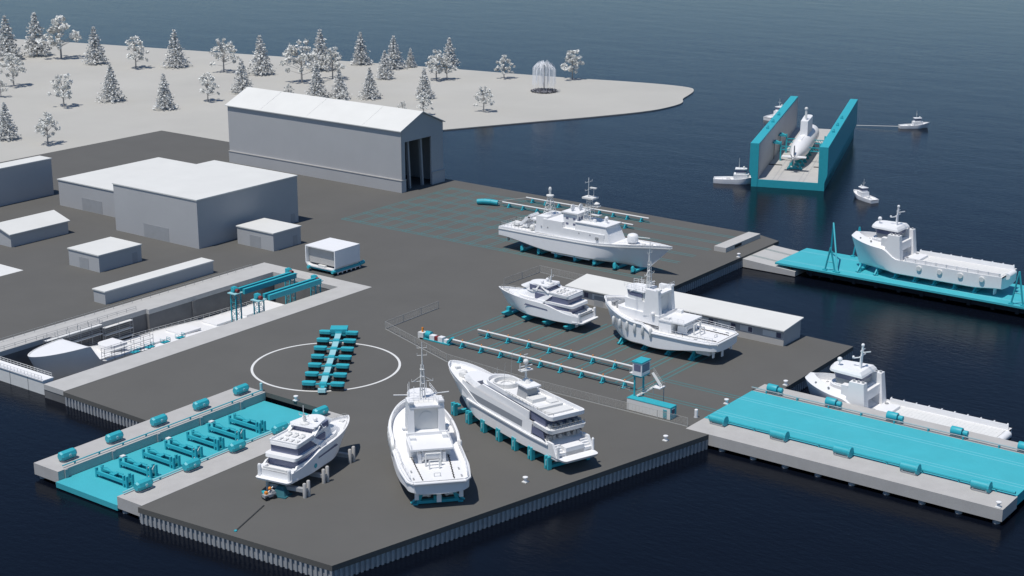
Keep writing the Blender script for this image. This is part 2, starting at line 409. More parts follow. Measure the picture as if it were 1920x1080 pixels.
# ------------------------------------------------------------------ vessels
def hull(L, half, zd, zk, e, rake, bul, n=34, lean=None, vs=(0,.004,.02,.06,.12,.2,.32,.5,.75,1.0), thick=.22):
    """Outer skin with bulwark and its inner face; returns (hull MB, deck MB)."""
    h = MB(); d = MB(); S = []
    ts = [i/n for i in range(n+1)]
    ts = [t if t < .6 else .6+.4*(1-(1-(t-.6)/.4)**1.5) for t in ts]
    vsx = []
    for t in ts:
        row = []
        for v in vs:
            k_ = min(1,max(0,(e(t)-.14)/.32)); g_ = 1-(1-min(1,v/.22))**2.6
            y = max(.03,half(t)*((1-k_)*g_+k_*v**max(.3,e(t)))) if v > 0 else .03
            z = zk(t)+(zd(t)-zk(t))*v
            x = t*L - rake*(1-v)*max(0,(t-.55)/.45)**1.6
            row.append((x,y,z))
        if lean:
            x,y,z = row[-1]; li, lh = lean(t); row.append((x-li*max(0,(t-.8)/.2), max(.02,y-min(li,y*.75)), z+lh))
        x,y,z = row[-1]; b = bul(t)
        yi = max(.02, y-thick)
        row.append((x-(thick if t > .97 else 0), yi, z)); row.append((x-(thick if t > .97 else 0), yi, z-b))
        vsx.append(row)
    k = len(vsx[0])
    for side in (1,-1):
        vv = [(x,side*y,z) for r in vsx for x,y,z in r]; ff = []
        for i in range(n):
            for j in range(k-1):
                ff.append((i*k+j,(i+1)*k+j,(i+1)*k+j+1,i*k+j+1))
        h.add(vv, ff)
    kb = len(vs)+(1 if lean else 0)
    # transom and keel strip
    r0 = vsx[0]
    ring = [(x,y,z) for x,y,z in r0[:kb]] + [(x,-y,z) for x,y,z in reversed(r0[:kb])]
    h.add(ring, [tuple(range(len(ring)))])
    # transom bulwark inner face
    x,y,z = r0[kb-1]; b = bul(0)
    if b > .05:
        yi = y-thick; h.box(x,x+thick,-yi,yi,z-b,z-.002)
    kl = [(r[0][0],s*r[0][1],r[0][2]) for r in vsx for s in (1,-1)]
    h.add(kl, [(2*i,2*i+1,2*i+3,2*i+2) for i in range(n)])
    st = [(r[0][0],0,0) for r in vsx]
    ve = vsx[-1]; ring = [(x,y,z) for x,y,z in ve[:kb]]; ring2 = [(x,-y,z) for x,y,z in ve[:kb]]
    for j in range(kb-1): h.add([ring[j],ring[j+1],ring2[j+1],ring2[j]],[(0,1,2,3)])
    dk = [(r[-1][0],s*(r[-1][1]+.02),r[-1][2]) for r in vsx for s in (1,-1)]
    d.add(dk, [(2*i,2*i+1,2*i+3,2*i+2) for i in range(n)])
    return h, d
def beam_fn(B, s0, ta, tm, p, bl=1.0):
    def f(t):
        if t < ta: return B/2*lerp(s0,1,sstep(-.02,ta,t)) if s0 < 1 else B/2
        if t > tm: return B/2*max(.004, max(0,1-((t-tm)/(1-tm))**p)**bl)
        return B/2
    return f
def mast_cross(m, x, y, z, w, r=.06):
    m.tube((x,y-w,z),(x,y+w,z),r,5)
    for s in (-1,1): m.tube((x,y+s*w,z-.1),(x,y+s*w,z+.5),r*.9,5)

def motor_yacht(label, loc, rz, L=28.0, deco=None):
    t = thing('motor_yacht', label, 'yacht', loc, rz)
    k = L/28.0; B = 7.4
    zd = lambda u: 3.0+1.5*sstep(.08,.42,u)+.9*u
    zk = lambda u: .45*(1-sstep(0,.3,u)) + 1.2*max(0,(u-.8)/.2)**2
    e = lambda u: lerp(.10,.55,sstep(.4,1,u))
    h, d = hull(L, beam_fn(B,.90,.35,.42,2.4,.85), zd, zk, e, 3.2, lambda u: lerp(.25,.5,sstep(.5,.8,u)))
    hb = h.build('hull', WHITE, t, smooth=38)
    d.build('deck', WHITE, t)
    m = MB()
    for s in (-1,1):
        m.add([(9*k,s*(B/2+.03),3.15),(16.5*k,s*(B/2+.02),3.5),(16*k,s*(B/2+.02),3.95),(9.2*k,s*(B/2+.03),3.5)],[(0,1,2,3)])
    m.build('hull_window', SHADEBAND, hb)
    m = MB(); m.loft(plan(-1.1,1.6,3.15,3.5,0,aft=.8),1.0,plan(-1.3,1.8,3.3,3.6,0,aft=.8),1.45); m.build('swim_platform', WHITE, t)
    m = MB(); m.box(.1,.35,-2.3,2.3,1.5,3.5)
    m.build('transom_door', OFFWHITE, t)
    m = MB()
    for s in (-1,1):
        m.loft([(-.2,s*2.4),(1.8,s*2.4),(1.8,s*3.3),(-.2,s*3.3)],1.45,[(.9,s*2.4),(2.2,s*2.4),(2.2,s*3.3),(.9,s*3.3)],3.3)
        m.lathe([(.34,1.5),(.34,3.7),(.25,3.95),(.05,4.0)],(-.1,s*2.9,0),8)
    m.build('stern_stair', WHITE, t)
    # main deck saloon
    m = MB(); m.tier(3.0*k,14*k,2.85,2.9,0,2.9,4.75); sal = m.build('saloon', SHADEBAND, t)
    for s in (-1,1):
        m = MB(); m.loft([(1.4,s*2.9),(10*k,s*3.35),(10*k,s*3.62),(1.4,s*3.3)],3.0,[(2.4,s*2.9),(10*k,s*3.3),(10*k,s*3.5),(2.4,s*3.2)],3.8); m.build('bulwark', WHITE, t)
    m = MB()
    m.loft(plan(1.9,21.0*k,3.1,2.7,4,aft=.9),4.75,plan(2.1,20.6*k,3.2,2.7,4,aft=.9),5.4)
    m.loft(plan(11.5*k,24*k,3.3,2.4,6),4.2,plan(10.5*k,21.5*k,3.2,2.3,5),5.39)
    m.build('upper_deck', WHITE, t, smooth=30)
    m = MB(); m.tier(3.7*k,14*k,2.65,2.6,0,5.4,7.0); m.build('upper_saloon', SHADEBAND, t)
    m = MB(); m.loft(plan(3.2,18.6*k,2.8,2.3,4,aft=.9),7.0,plan(3.4,17.9*k,2.95,2.3,4,aft=.9),7.6)
    m.loft(plan(10.5*k,21.8*k,2.95,2.1,4.5),5.38,plan(8.5*k,18.4*k,2.85,2.0,4),7.02)
    m.rim(plan(3.5,16.2*k,2.95,2.5,2,aft=.5),plan(3.8,15.9*k,2.75,2.3,1.9,aft=.4),7.6,7.95)
    m.build('sun_deck', WHITE, t, smooth=30)
    for i, y in enumerate((-1.7,-.6,.5,1.6)):
        m = MB(); m.obox((5.4,y,7.76),(1.0,.55,.14)); m.obox((4.85,y,7.86),(.5,.55,.1),ry=-.9); m.build('sun_lounger', OFFWHITE, t)
    for y in (-1.3,0,1.3):
        m = MB(); m.obox((7.6,y,7.78),(1.3,.7,.2)); m.obox((8.2,y,7.95),(.2,.7,.5)); m.build('deck_seat', OFFWHITE, t)
    m = MB(); m.tier(11.0*k,16*k,2.4,2.2,0,7.5,8.85); m.build('bridge_window', SHADEBAND, t)
    m = MB(); m.loft(plan(10.2*k,17.6*k,2.5,2.1,3,aft=.6),8.8,plan(10.4*k,17.0*k,2.65,2.1,3,aft=.6),9.2)
    m.loft(plan(13.6*k,20.4*k,2.6,1.7,4.5),7.4,plan(12.8*k,17.4*k,2.5,1.8,3),8.9)
    for s in (-1,1): m.bar((9.6*k,s*2.5,7.6),(12*k,s*2.35,8.9),.8,.2)
    m.build('roof', WHITE, t, smooth=30)
    ms = MB(); ms.tube((11.4*k,0,9.2),(11.2*k,0,11.3),.34,8,.2); ms.tube((11*k,0,11.3),(11*k,0,13.2),.07,5); mast_cross(ms,11.1*k,0,11.0,.9); ms.lathe([(.9,9.28),(.7,9.5),(.5,9.6)],(11.2*k,0,0),10)
    ms.build('mast', OFFWHITE, t)
    m = MB(); m.ball((13.2*k,-1.1,9.75),.42); m.ball((13.0*k,1.0,9.7),.4); m.build('radome', WHITE, t, smooth=60)
    m = MB()
    m.rail([(21*k,2.6,4.7),(24*k,1.7,5.0),(26.8*k,.4,5.3),(26.8*k,-.4,5.3),(24*k,-1.7,5.0),(21*k,-2.6,4.7)],.7,1.4,.03); m.build('handrail', WIRE, t)
    m = MB(); m.obox((25.4*k,0,4.85),(1.1,.8,.5)); m.build('deck_hatch', OFFWHITE, t)
    for s in (-1,1):
        m = MB(); m.bar((1.9,s*1.4,-.6),(1.9,s*1.4,.8),.18,.9); m.build('rudder', WHITE, t)
    m = MB(); m.box(4,17*k,-.22,.22,-.45,.25); m.build('keel', WHITE, t)
    if deco:
        m = MB(); m.lathe([(.5,-.03),(.5,.03)],(8.0*k,-B/2-.02,2.0),12,'Y'); m.build('hull_emblem', TEAL, t)
    t.scale = (1,1.22,1)
    return t
def supply_vessel(label, loc, rz, waterline=False):
    L, B = 48.5, 12.6
    t = thing('supply_vessel', label, 'ship', loc, rz)
    def zd(u): return 4.9 + 2.6*sstep(.64,.75,u) + .9*sstep(.74,1,u)
    zk = lambda u: .8*(1-sstep(0,.18,u)) + .5*max(0,(u-.9)/.1)**2
    e = lambda u: lerp(.07,.5,sstep(.55,1,u))
    h, d = hull(L, beam_fn(B,.93,.2,.68,2.6,.8), zd, zk, e, 3.0, lambda u: .5+1.2*sstep(.64,.75,u), n=60, lean=lambda u: (.02+1.3*sstep(.62,.74,u), .02+1.4*sstep(.64,.75,u)))
    h.build('hull', WHITE, t, smooth=38); d.build('deck', WHITE, t)
    # aft cargo deck planking and rails
    m = MB()
    m.box(1.0,28.6,-4.7,4.7,4.42,4.6)
    for i in range(28): m.box(1.05+i*.98,1.95+i*.98,-4.6,4.6,4.59,4.63)
    m.build('cargo_deck', OFFWHITE, t)
    for s in (-1,1):
        m = MB(); m.box(.6,29,s*5.35-.12,s*5.35+.12,4.4,5.75)
        for i in range(10): m.box(.8+i*3.1,1.05+i*3.1,s*5.6-.25,s*5.6+.2,4.4,5.9)
        m.build('cargo_rail', WHITE, t)
    m = MB(); m.tube((-.3,-2.6,4.5),(-.3,2.6,4.5),.9,14); m.build('stern_roller', WHITE, t, smooth=40)
    # forecastle house
    m = MB(); m.tier(31.2,42.0,4.6,3.2,2.5,6.9,9.3,rf=.6); m.tier(32.5,40.6,4.3,3.0,2.0,9.3,9.6); m.build('deckhouse', WHITE, t)
    m = MB(); m.tier(33.2,40.2,3.1,2.4,1.6,9.6,12.6,rf=-.5,inset=-.25); wh = m.build('wheelhouse', GREY, t)
    m = MB(); m.tier(33.15,40.5,3.25,2.55,1.7,11.0,12.2,rf=-.25,inset=-.12); m.build('window', SHADEBAND, wh)
    m = MB(); m.loft(plan(32.2,41.8,4.1,3.4,2.2),12.5,plan(32.4,41.6,4.0,3.3,2.1),13.0); m.loft(plan(32.4,41.6,4.0,3.3,2.1),12.99,plan(33.0,41.0,3.5,2.8,2.0),13.7); m.build('roof', WHITE, wh)
    m = MB(); m.obox((37.2,-3.3,11.2),(2.2,.06,.7)); m.build('name_board', OFFWHITE, wh)
    for s in (-1,1):
        m = MB(); m.loft([(30.2,s*3.6),(35.6,s*3.6),(35.6,s*6.0),(30.2,s*6.0)],4.5,[(31.0,s*3.9),(34.6,s*3.9),(34.6,s*5.7),(31.0,s*5.7)],11.8); m.box(35.0,36.6,s*4.6-.9,s*4.6+.9,7.0,10.6)
        f = m.build('funnel', WHITE, t)
        m = MB()
        for i in range(3): m.tube((31.7+i*1.1,s*4.8,11.7),(31.5+i*1.1,s*4.8,12.2),.3,7)
        m.build('exhaust_pipe', GREY, f)
    m = MB(); m.tube((34.6,0,13.2),(34.3,0,18.8),.42,8,.26); m.ball((34.3,0,19.2),.42); m.bar((34.3,0,17.4),(32.3,0,18.0),.2,.2); m.bar((34.4,0,16.2),(36.6,0,15.6),.3,.2)
    m.bar((34.4,-1.8,16.6),(34.4,1.8,16.6),.2,.15); m.bar((34.3,-1.2,18.0),(34.3,1.2,18.0),.15,.15); m.ball((36.5,0,15.9),.3); m.build('mast', WHITE, t, smooth=40)
    m = MB(); m.tube((39.2,1.4,13.2),(39.2,1.4,14.6),.13,6); m.ball((39.2,1.4,15.1),.62); m.build('radome', WHITE, t, smooth=60)
    for i in range(4):
        for s in (-1,1):
            m = MB(); m.lathe([(.72,-.25),(.82,0),(.72,.25)],(5.5+i*6.2,s*(B/2+.15),3.6),12,'Y'); m.build('fender', OFFWHITE, t, smooth=50)
    m = MB()
    for x, y in ((43.5,1.5),(43.5,-1.5),(45.5,0),(29.3,3.2),(28.6,-2.5)): m.lathe([(.35,0),(.35,.8),(.5,.85),(.5,1.0)],(x,y,6.9 if x>31 else 4.5),8)
    m.build('bollard', GREY, t)
    m = MB(); m.box(25.5,29.4,-3.2,3.2,4.6,5.3); m.build('deck_hatch', WHITE, t)
    m = MB()
    for s in (-1,1):
        for x in (40.0,44.0): m.lathe([(.28,-.08),(.28,.08)],(x,s*(beam_fn(B,.93,.2,.68,2.6,.8)(x/L)-.72),8.9),10,'Y')
    m.build('hawse_hole', GREY, t)
    if not waterline:
        for s in (-1,1):
            m = MB(); m.bar((2.6,s*3.2,-.9),(2.6,s*3.2,1.2),.3,1.8); m.build('rudder', WHITE, t)
    return t
def tug_boat(label, loc, rz):
    L, B = 36.5, 13.6
    t = thing('tug_boat', label, 'tug', loc, rz)
    def zd(u): return 4.7 + 1.7*sstep(.50,.57,u) + 2.6*sstep(.57,1,u)**1.2
    zk = lambda u: -.5+2.3*(1-sstep(.02,.46,u)) + 1.5*max(0,(u-.82)/.18)**2
    e = lambda u: lerp(.08,.45,sstep(.55,1,u))
    bf0 = beam_fn(B,.88,.25,.60,2.7,.85)
    bf = lambda u: bf0(u)*(1-.16*max(0,1-u/.045)**2)
    h, d = hull(L, bf, zd, zk, e, 3.2, lambda u: .55+.9*sstep(.50,.57,u), n=60, thick=.3)
    h.build('hull', WHITE, t, smooth=38); d.build('deck', WHITE, t)
    pts = []
    for i in range(27):
        u = i/26; 
        pts.append((u*L*.985, bf(u)+.12, zd(u)-.45))
    m = MB()
    for s in (-1,1):
        for a, b in zip(pts, pts[1:]): m.tube((a[0],s*a[1],a[2]),(b[0],s*b[1],b[2]),.26,7)
    m.tube((-.1,-bf(0)-.1,zd(0)-.45),(-.1,bf(0)+.1,zd(0)-.45),.34,8)
    m.build('rubbing_strake', WHITE, t, smooth=50)
    for i in range(6):
        u = .49+.065*i
        for s in (-1,1):
            m = MB(); y = s*(bf(u)+.22); z = zd(.58)-1.3+.12*i
            m.lathe([(.02,z-2.3),(.42,z-1.8),(.42,z),(.3,z+.35),(.02,z+.5)],(u*L,y-s*.1,0),9); m.build('fender', OFFWHITE, t, smooth=50)
    # deckhouse, casings, wheelhouse
    m = MB(); m.tier(17.2,31.5,4.3,2.7,2.0,5.4,8.0); m.box(9.8,17.2,-4.4,4.4,7.0,7.35); m.box(13.6,17.2,-4.2,4.2,4.2,7.0); m.build('deckhouse', WHITE, t)
    for s in (-1,1):
        m = MB(); m.loft([(17.4,s*2.5),(22.2,s*2.5),(22.2,s*3.9),(17.4,s*3.9)],7.4,[(18.0,s*2.5),(21.6,s*2.5),(21.6,s*3.7),(18.0,s*3.7)],14.2)
        m.build('funnel', WHITE, t)
    m = MB(); m.tier(18.9,25.0,2.5,2.7,.6,8.0,13.0); m.build('casing', OFFWHITE, t)
    m = MB(); m.lathe([(1.3,-.06),(1.3,.06)],(18.85,-.1,10.6),16,'X'); m.build('hatch', OFFWHITE, t)
    m = MB(); m.tier(21.5,29.5,3.0,2.4,1.6,8.0,10.6); m.build('upper_deckhouse', WHITE, t)
    m = MB(); m.tier(23.2,28.6,2.9,2.3,1.5,10.6,13.0,rf=-.4); wh = m.build('wheelhouse', WHITE, t)
    m = MB(); m.tier(23.15,28.7,2.96,2.36,1.55,11.5,12.5,rf=-.16); m.build('window', SHADEBAND, wh)
    m = MB(); m.loft(plan(22.4,29.2,3.3,2.7,1.8),13.0,plan(22.6,29.0,3.1,2.5,1.7),13.4); m.build('roof', WHITE, wh)
    m = MB(); m.box(17.8,19.6,-3.3,3.3,13.0,13.4); m.box(17.6,18.6,-3.7,-2.5,14.2,14.5); m.box(17.6,18.6,2.5,3.7,14.2,14.5); m.build('gantry_platform', WHITE, t)
    # mast
    m = MB()
    for a, b in ((-.5,-.5),(-.5,.5),(.5,-.5),(.5,.5)): m.tube((23+a,b,13.4),(23+a*.5,b*.5,20.5),.09,5)
    for z in (15,16.5,18,19.5): m.box(22.6,23.4,-.45,.45,z,z+.08)
    m.tube((23,0,20.5),(23,0,25.5),.16,6,.08); m.tube((23.5,0,13.4),(23.2,0,22.5),.1,5); mast_cross(m,23,0,22.6,1.0); mast_cross(m,23,0,17.0,2.2); mast_cross(m,23,0,24.2,1.0,.05); m.bar((22.9,-2.0,17),(23,0,18.3),.08,.08); m.bar((22.9,2.0,17),(23,0,18.3),.08,.08)
    m.build('mast', OFFWHITE, t)
    m = MB(); m.rail([(29.0,-2.3,13.4),(23,-3,13.4),(23,3,13.4),(29,2.3,13.4)],1.0,1.2,.04); m.build('handrail', WHITE, t)
    m = MB(); m.rail([(17.7,-3.5,14.4),(17.7,3.5,14.4)],.9,1.0,.04); m.build('handrail', WHITE, t)
    m = MB()
    for y in (-2.2,-1.2,1.4,2.4): m.tube((26,y,13.4),(26,y,15.2+.3*y*(-1)**int(y)),.06,5)
    m.build('antenna', WHITE, t)
    for s in (-1,1):
        m = MB(); m.tube((25,s*5.8,13.6),(25,s*2.5,13.4),.11,5); m.build('fire_monitor', WHITE, t)
    # towing winch, gantry, aft rails
    m = MB(); m.tube((11.5,-1.7,5.4),(11.5,1.7,5.4),1.0,14); m.tube((11.5,-2.0,5.4),(11.5,-1.7,5.4),1.4,14); m.tube((11.5,1.7,5.4),(11.5,2.0,5.4),1.4,14)
    m.box(10.2,12.6,-2.8,-2.1,4.2,6.2); m.box(10.2,12.6,2.1,2.8,4.2,6.2); m.build('towing_winch', WHITE, t)
    m = MB(); m.path([(8.6,-1.5,4.2),(8.6,-1.5,6.8),(8.6,1.5,6.8),(8.6,1.5,4.2)],.2,6); m.build('towing_gantry', OFFWHITE, t)
    m = MB(); m.path([(7.0,-1.0,4.2),(7.2,-1.0,5.9),(7.2,1.0,5.9),(7.0,1.0,4.2)],.16,6);     m.build('towing_gantry', OFFWHITE, t)
    m = MB(); m.path([(3.2,-.6,4.2),(3.2,-.6,4.9),(3.2,.6,4.9),(3.2,.6,4.2)],.1,5); m.build('towing_pin', OFFWHITE, t)
    for s in (-1,1):
        m = MB(); m.rail([(1.0,s*(bf(.05)-.5),4.7),(9.0,s*(bf(.25)-.45),4.75),(17,s*(bf(.45)-.45),4.8)],1.05,1.9,.05)
        m.build('guard_rail', WHITE, t)
        m = MB(); m.rail([(16.9,s*4.2,7.4),(10.0,s*4.2,7.4)],.9,1.7,.035); m.build('guard_rail', WHITE, t)
    for s in (-1,1):
        m = MB()
        for i in range(22): m.obox((1.6+i*.62,s*(3.1+.035*i*1.0),4.27),(.7,.14,.14),rz=.3*(i%2))
        m.build('deck_chain', DARK, t)
    m = MB()
    for s in (-1,1):
        for x in (2.6,6.2): m.obox((x,s*4.75,4.24),(.9,.3,.2))
        m.lathe([(.5,0),(.5,1.0),(.62,1.05),(.62,1.2)],(33.2,s*.7,7.0),8)
    m.tube((31.5,-1.4,7.9),(31.5,1.4,7.9),.7,10)
    m.build('bollard', GREY, t)
    m = MB(); m.tube((20.2,-3.0,8.0),(20.2,-3.0,8.0),.1); m.ball((19.0,-4.4,8.4),.5); m.ball((19.0,4.4,8.4),.5); m.box(15,16.5,-3.9,-2.9,7.35,8.1); m.box(14.6,16.2,2.6,3.8,7.35,7.9); m.build('life_raft', WHITE, t)
    m = MB(); m.box(9.5,14,-.5,.5,-1.0,1.6); m.build('skeg', WHITE, t)
    for s in (-1,1):
        m = MB(); m.loft([(2.8,s*1.6),(6.5,s*1.6),(6.5,s*3.6),(2.8,s*3.6)],.3,[(2.2,s*1.4),(7.5,s*1.4),(7.5,s*4.0),(2.2,s*4.0)],2.8); m.build('stern_pod', WHITE, t)
        m = MB(); m.bar((1.2,s*4.4,.4),(1.2,s*4.4,2.6),.22,.8); m.build('rudder', WHITE, t)
        m = MB(); m.lathe([(.12,-.6),(.5,-.1),(.5,.2),(.1,.7)],(2.8,s*1.8,.6),8,'X'); m.bar((2.8,s*1.8,.6),(3.2,s*1.8,2.4),.3,.5); m.build('propeller', OFFWHITE, t)
    m = MB(); m.bar((1.2,0,-.4),(1.2,0,2.6),.2,.9); m.build('rudder', WHITE, t)
    return t
def patrol_ship():
    L, B = 60.5, 10.4
    t = thing('patrol_ship', 'large white naval patrol ship with two lattice masts and bow gun', 'warship', (-58.8,75.6,1.3), 0.0)
    def zd(u): return 5.8+.8*u+1.3*sstep(.55,1,u)
    zk = lambda u: 2.4*(1-sstep(0,.35,u)) + .6*max(0,(u-.9)/.1)**2
    e = lambda u: lerp(.13,.7,sstep(.5,1,u))
    bf = beam_fn(B,.86,.3,.52,1.9)
    h, d = hull(L, bf, zd, zk, e, 7.5, lambda u: .15+.5*sstep(.72,.85,u), n=54)
    hb = h.build('hull', WHITE, t, smooth=38); d.build('deck', WHITE, t)
    m = MB()
    P = [(i/30*L*.99, bf(i/30*.99)+.06, zd(i/30*.99)-.7) for i in range(31)]
    for s in (-1,1):
        m = MB()
        for a, b in zip(P, P[1:]): m.bar((a[0],s*a[1],a[2]),(b[0],s*b[1],b[2]),.22,.22)
        m.build('rubbing_strake', OFFWHITE, hb)
    m = MB()
    for s in (-1,1):
        m = MB(); m.loft([(20,s*3.2),(34,s*3.2),(34,s*4.3),(20,s*4.3)],.35,[(20,s*2.9),(34,s*2.9),(34,s*4.2),(20,s*4.2)],.6); m.build('bilge_keel', WHITE, t)
    m = MB(); m.box(13.8,16.8,-3.6,3.6,6.0,11.0); m.tier(16.8,24,4.2,4.2,0,6.0,10.6); m.build('aft_deckhouse', WHITE, t)
    m = MB(); m.loft([(13.6,-4.2),(18.2,-4.2),(18.2,4.2),(13.6,4.2)],6.0,[(14.6,-3.9),(18.0,-3.9),(18.0,3.9),(14.6,3.9)],11.2); m.build('funnel', WHITE, t)
    m = MB(); m.box(24,39.2,-4.3,4.3,6.0,8.9); m.loft([(28.5,-4.3),(41.4,-4.3),(41.4,4.3),(28.5,4.3)],6.2,[(28.5,-3.7),(39.2,-3.7),(39.2,3.7),(28.5,3.7)],11.2); m.build('forward_deckhouse', WHITE, t)
    m = MB(); m.box(28,40.0,-4.0,4.0,11.2,11.45); m.build('deckhouse_roof', WHITE, t)
    m = MB(); m.box(23.6,28.6,-3.1,3.1,8.9,13.4); br = m.build('bridge', WHITE, t)
    m = MB(); m.box(23.2,29.2,-3.6,3.6,13.4,13.8); m.build('roof', WHITE, br)
    m = MB()
    for x in (24.6,27.2):
        for z in (9.9,11.6): m.box(x,x+.9,-3.16,-3.1,z,z+.6); m.box(x,x+.9,3.1,3.16,z,z+.6)
    m.box(28.6,28.66,-2.2,-1.4,10.2,12.4); m.box(28.6,28.66,-.9,.4,11.6,12.4); m.build('window', SHADEBAND, br)
    m = MB()
    for x in (16.2,18.6,30.2,34.2): m.lathe([(.22,-.05),(.22,.05)],(x,-4.32 if x > 20 else -4.24,8.2),8,'Y')
    m.lathe([(.5,-.35),(.5,.2)],(36.8,-4.5,7.6),10,'Y'); m.build('porthole', GREY, t)
    # lattice mast aft
    m = MB()
    for a, b in ((-1,-1),(-1,1),(1,-1),(1,1)): m.tube((16.4+1.5*a,1.5*b,11.0),(16.4+.5*a,.5*b,16.6),.1,5)
    for k in range(4):
        z = 12+1.3*k; q = 1.5-1.0*(z-11)/5.6
        c = [(16.4-q,-q,z),(16.4+q,-q,z),(16.4+q,q,z),(16.4-q,q,z),(16.4-q,-q,z)]; m.path(c,.07,4)
        q2 = 1.5-1.0*(min(z+1.3,16.6)-11)/5.6
        m.tube((16.4-q,-q,z),(16.4+q2,-q2,min(z+1.3,16.6)),.06,4); m.tube((16.4+q,-q,z),(16.4+q2,q2,min(z+1.3,16.6)),.06,4); m.tube((16.4-q,q,z),(16.4-q2,-q2,min(z+1.3,16.6)),.06,4)
    m.lathe([(.6,16.6),(1.2,16.9),(1.2,17.2),(.5,17.4)],(16.4,0,0),10); m.tube((16.4,0,17.3),(16.4,0,18.6),.3,6,.4); m.ball((16.4,0,19),.5,sz=1.5)
    m.build('mast', OFFWHITE, t)
    m = MB()
    for a, b in ((-1,-1),(-1,1),(1,-1),(1,1)): m.tube((31+1.4*a,1.4*b,11.4),(31+.5*a,.5*b,18.2),.1,5)
    for k in range(5):
        z = 12+1.3*k; q = 1.4-.9*(z-11.4)/6.8; q2 = 1.4-.9*(z+1.3-11.4)/6.8
        m.path([(31-q,-q,z),(31+q,-q,z),(31+q,q,z),(31-q,q,z),(31-q,-q,z)],.07,4)
        m.tube((31-q,-q,z),(31+q2,-q2,z+1.3),.06,4); m.tube((31+q,-q,z),(31+q2,q2,z+1.3),.06,4); m.tube((31-q,q,z),(31-q2,-q2,z+1.3),.06,4)
    m.box(29.2,33.2,-1.5,1.5,18.2,18.7); m.tube((30.6,0,18.7),(30.6,0,24.5),.16,6,.1); m.tube((32.2,.4,18.7),(32.2,.4,21.6),.1,5)
    mast_cross(m,30.6,0,23.2,1.8); mast_cross(m,30.6,0,20.8,1.8); m.box(31.2,33.4,-.4,.4,21.4,21.7); m.box(32.2,34.6,-.8,.8,16.0,16.3); m.lathe([(.2,16.3),(1.0,16.7),(1.0,17.0),(.2,17.4)],(33.5,0,0),10); m.box(32,35,-.9,.9,13.4,13.6); m.tube((32,0,13.5),(34,0,13.5),.12,5)
    m.build('mast', OFFWHITE, t)
    for x, y in ((25.4,-1.2),(26.8,1.0)):
        m = MB(); m.tube((x,y,13.8),(x,y,14.4),.2,6); m.lathe([(.2,-.2),(.9,.1),(1.0,.45),(.05,.3)],(x,y,14.9),12,'X'); m.build('satellite_dish', WHITE, t, smooth=40)
    m = MB(); m.tube((37.2,0,11.4),(37.2,0,12.4),.35,8); m.ball((37.2,0,13),.6); m.lathe([(.55,11.4),(.55,12.2)],(33.6,-1,0),8); m.build('radome', WHITE, t, smooth=60)
    m = MB(); m.lathe([(1.6,7.3),(1.65,7.5),(1.65,9.0),(1.35,9.5),(.7,9.75),(.05,9.8)],(46.6,0,0),18); g = m.build('gun_turret', WHITE, t, smooth=40)
    m = MB(); m.tube((48.1,0,8.9),(52.6,0,9.2),.12,6); m.build('gun_barrel', OFFWHITE, g)
    # after deck: inclined launcher, boat, davits
    m = MB()
    for y in (-1.5,0,1.5): m.bar((6.4,y,6.9),(10.6,y,10.3),1.2,.9)
    m.bar((9.6,0,9.6),(12.4,0,9.0),4.2,.5); m.box(8,9,-1.8,1.8,6.2,7.4); m.bar((11.6,-1.6,6.2),(11.2,-1.6,9.3),.3,.3); m.bar((11.6,1.6,6.2),(11.2,1.6,9.3),.3,.3); m.build('launcher', WHITE, t)
    for s in (-1,1):
        m = MB(); m.path([(4.5,s*2.5,6.1),(5,s*2.6,8.0),(6.2,s*2.5,8.2)],.12,5); m.build('davit', OFFWHITE, t)
    m = MB(); m.box(2.8,5.2,-1.2,1.2,6.1,6.9); m.build('deck_locker', OFFWHITE, t)
    m = MB(); m.ball((11.6,-2.6,6.8),.9); m.build('capstan', OFFWHITE, t)
    m = MB(); m.rail([(13,-4.3,6.1),(.6,-4.1,6.0),(.6,4.1,6.0),(13,4.3,6.1)],1.1,1.3,.045)
    m.rail([(44,-3.7,7.4),(52,-2.6,8.0)],.01,3,.02); m.build('guard_rail', WIRE, t)
    m = MB()
    for x in (50.5,53,55.5): m.obox((x,0,zd(x/L)-.35),(.9,.9,.5)); m.obox((x-.8,-1.3,zd(x/L)-.4),(.5,.4,.4))
    m.build('anchor_gear', OFFWHITE, t)
    for s in (-1,1):
        m = MB(); m.bar((2.0,s*2,1.0),(2.0,s*2,3.4),.2,1.3); m.tube((3,s*2,1.6),(9,s*2,2.2),.14,6); m.build('rudder', OFFWHITE, t)
    return t
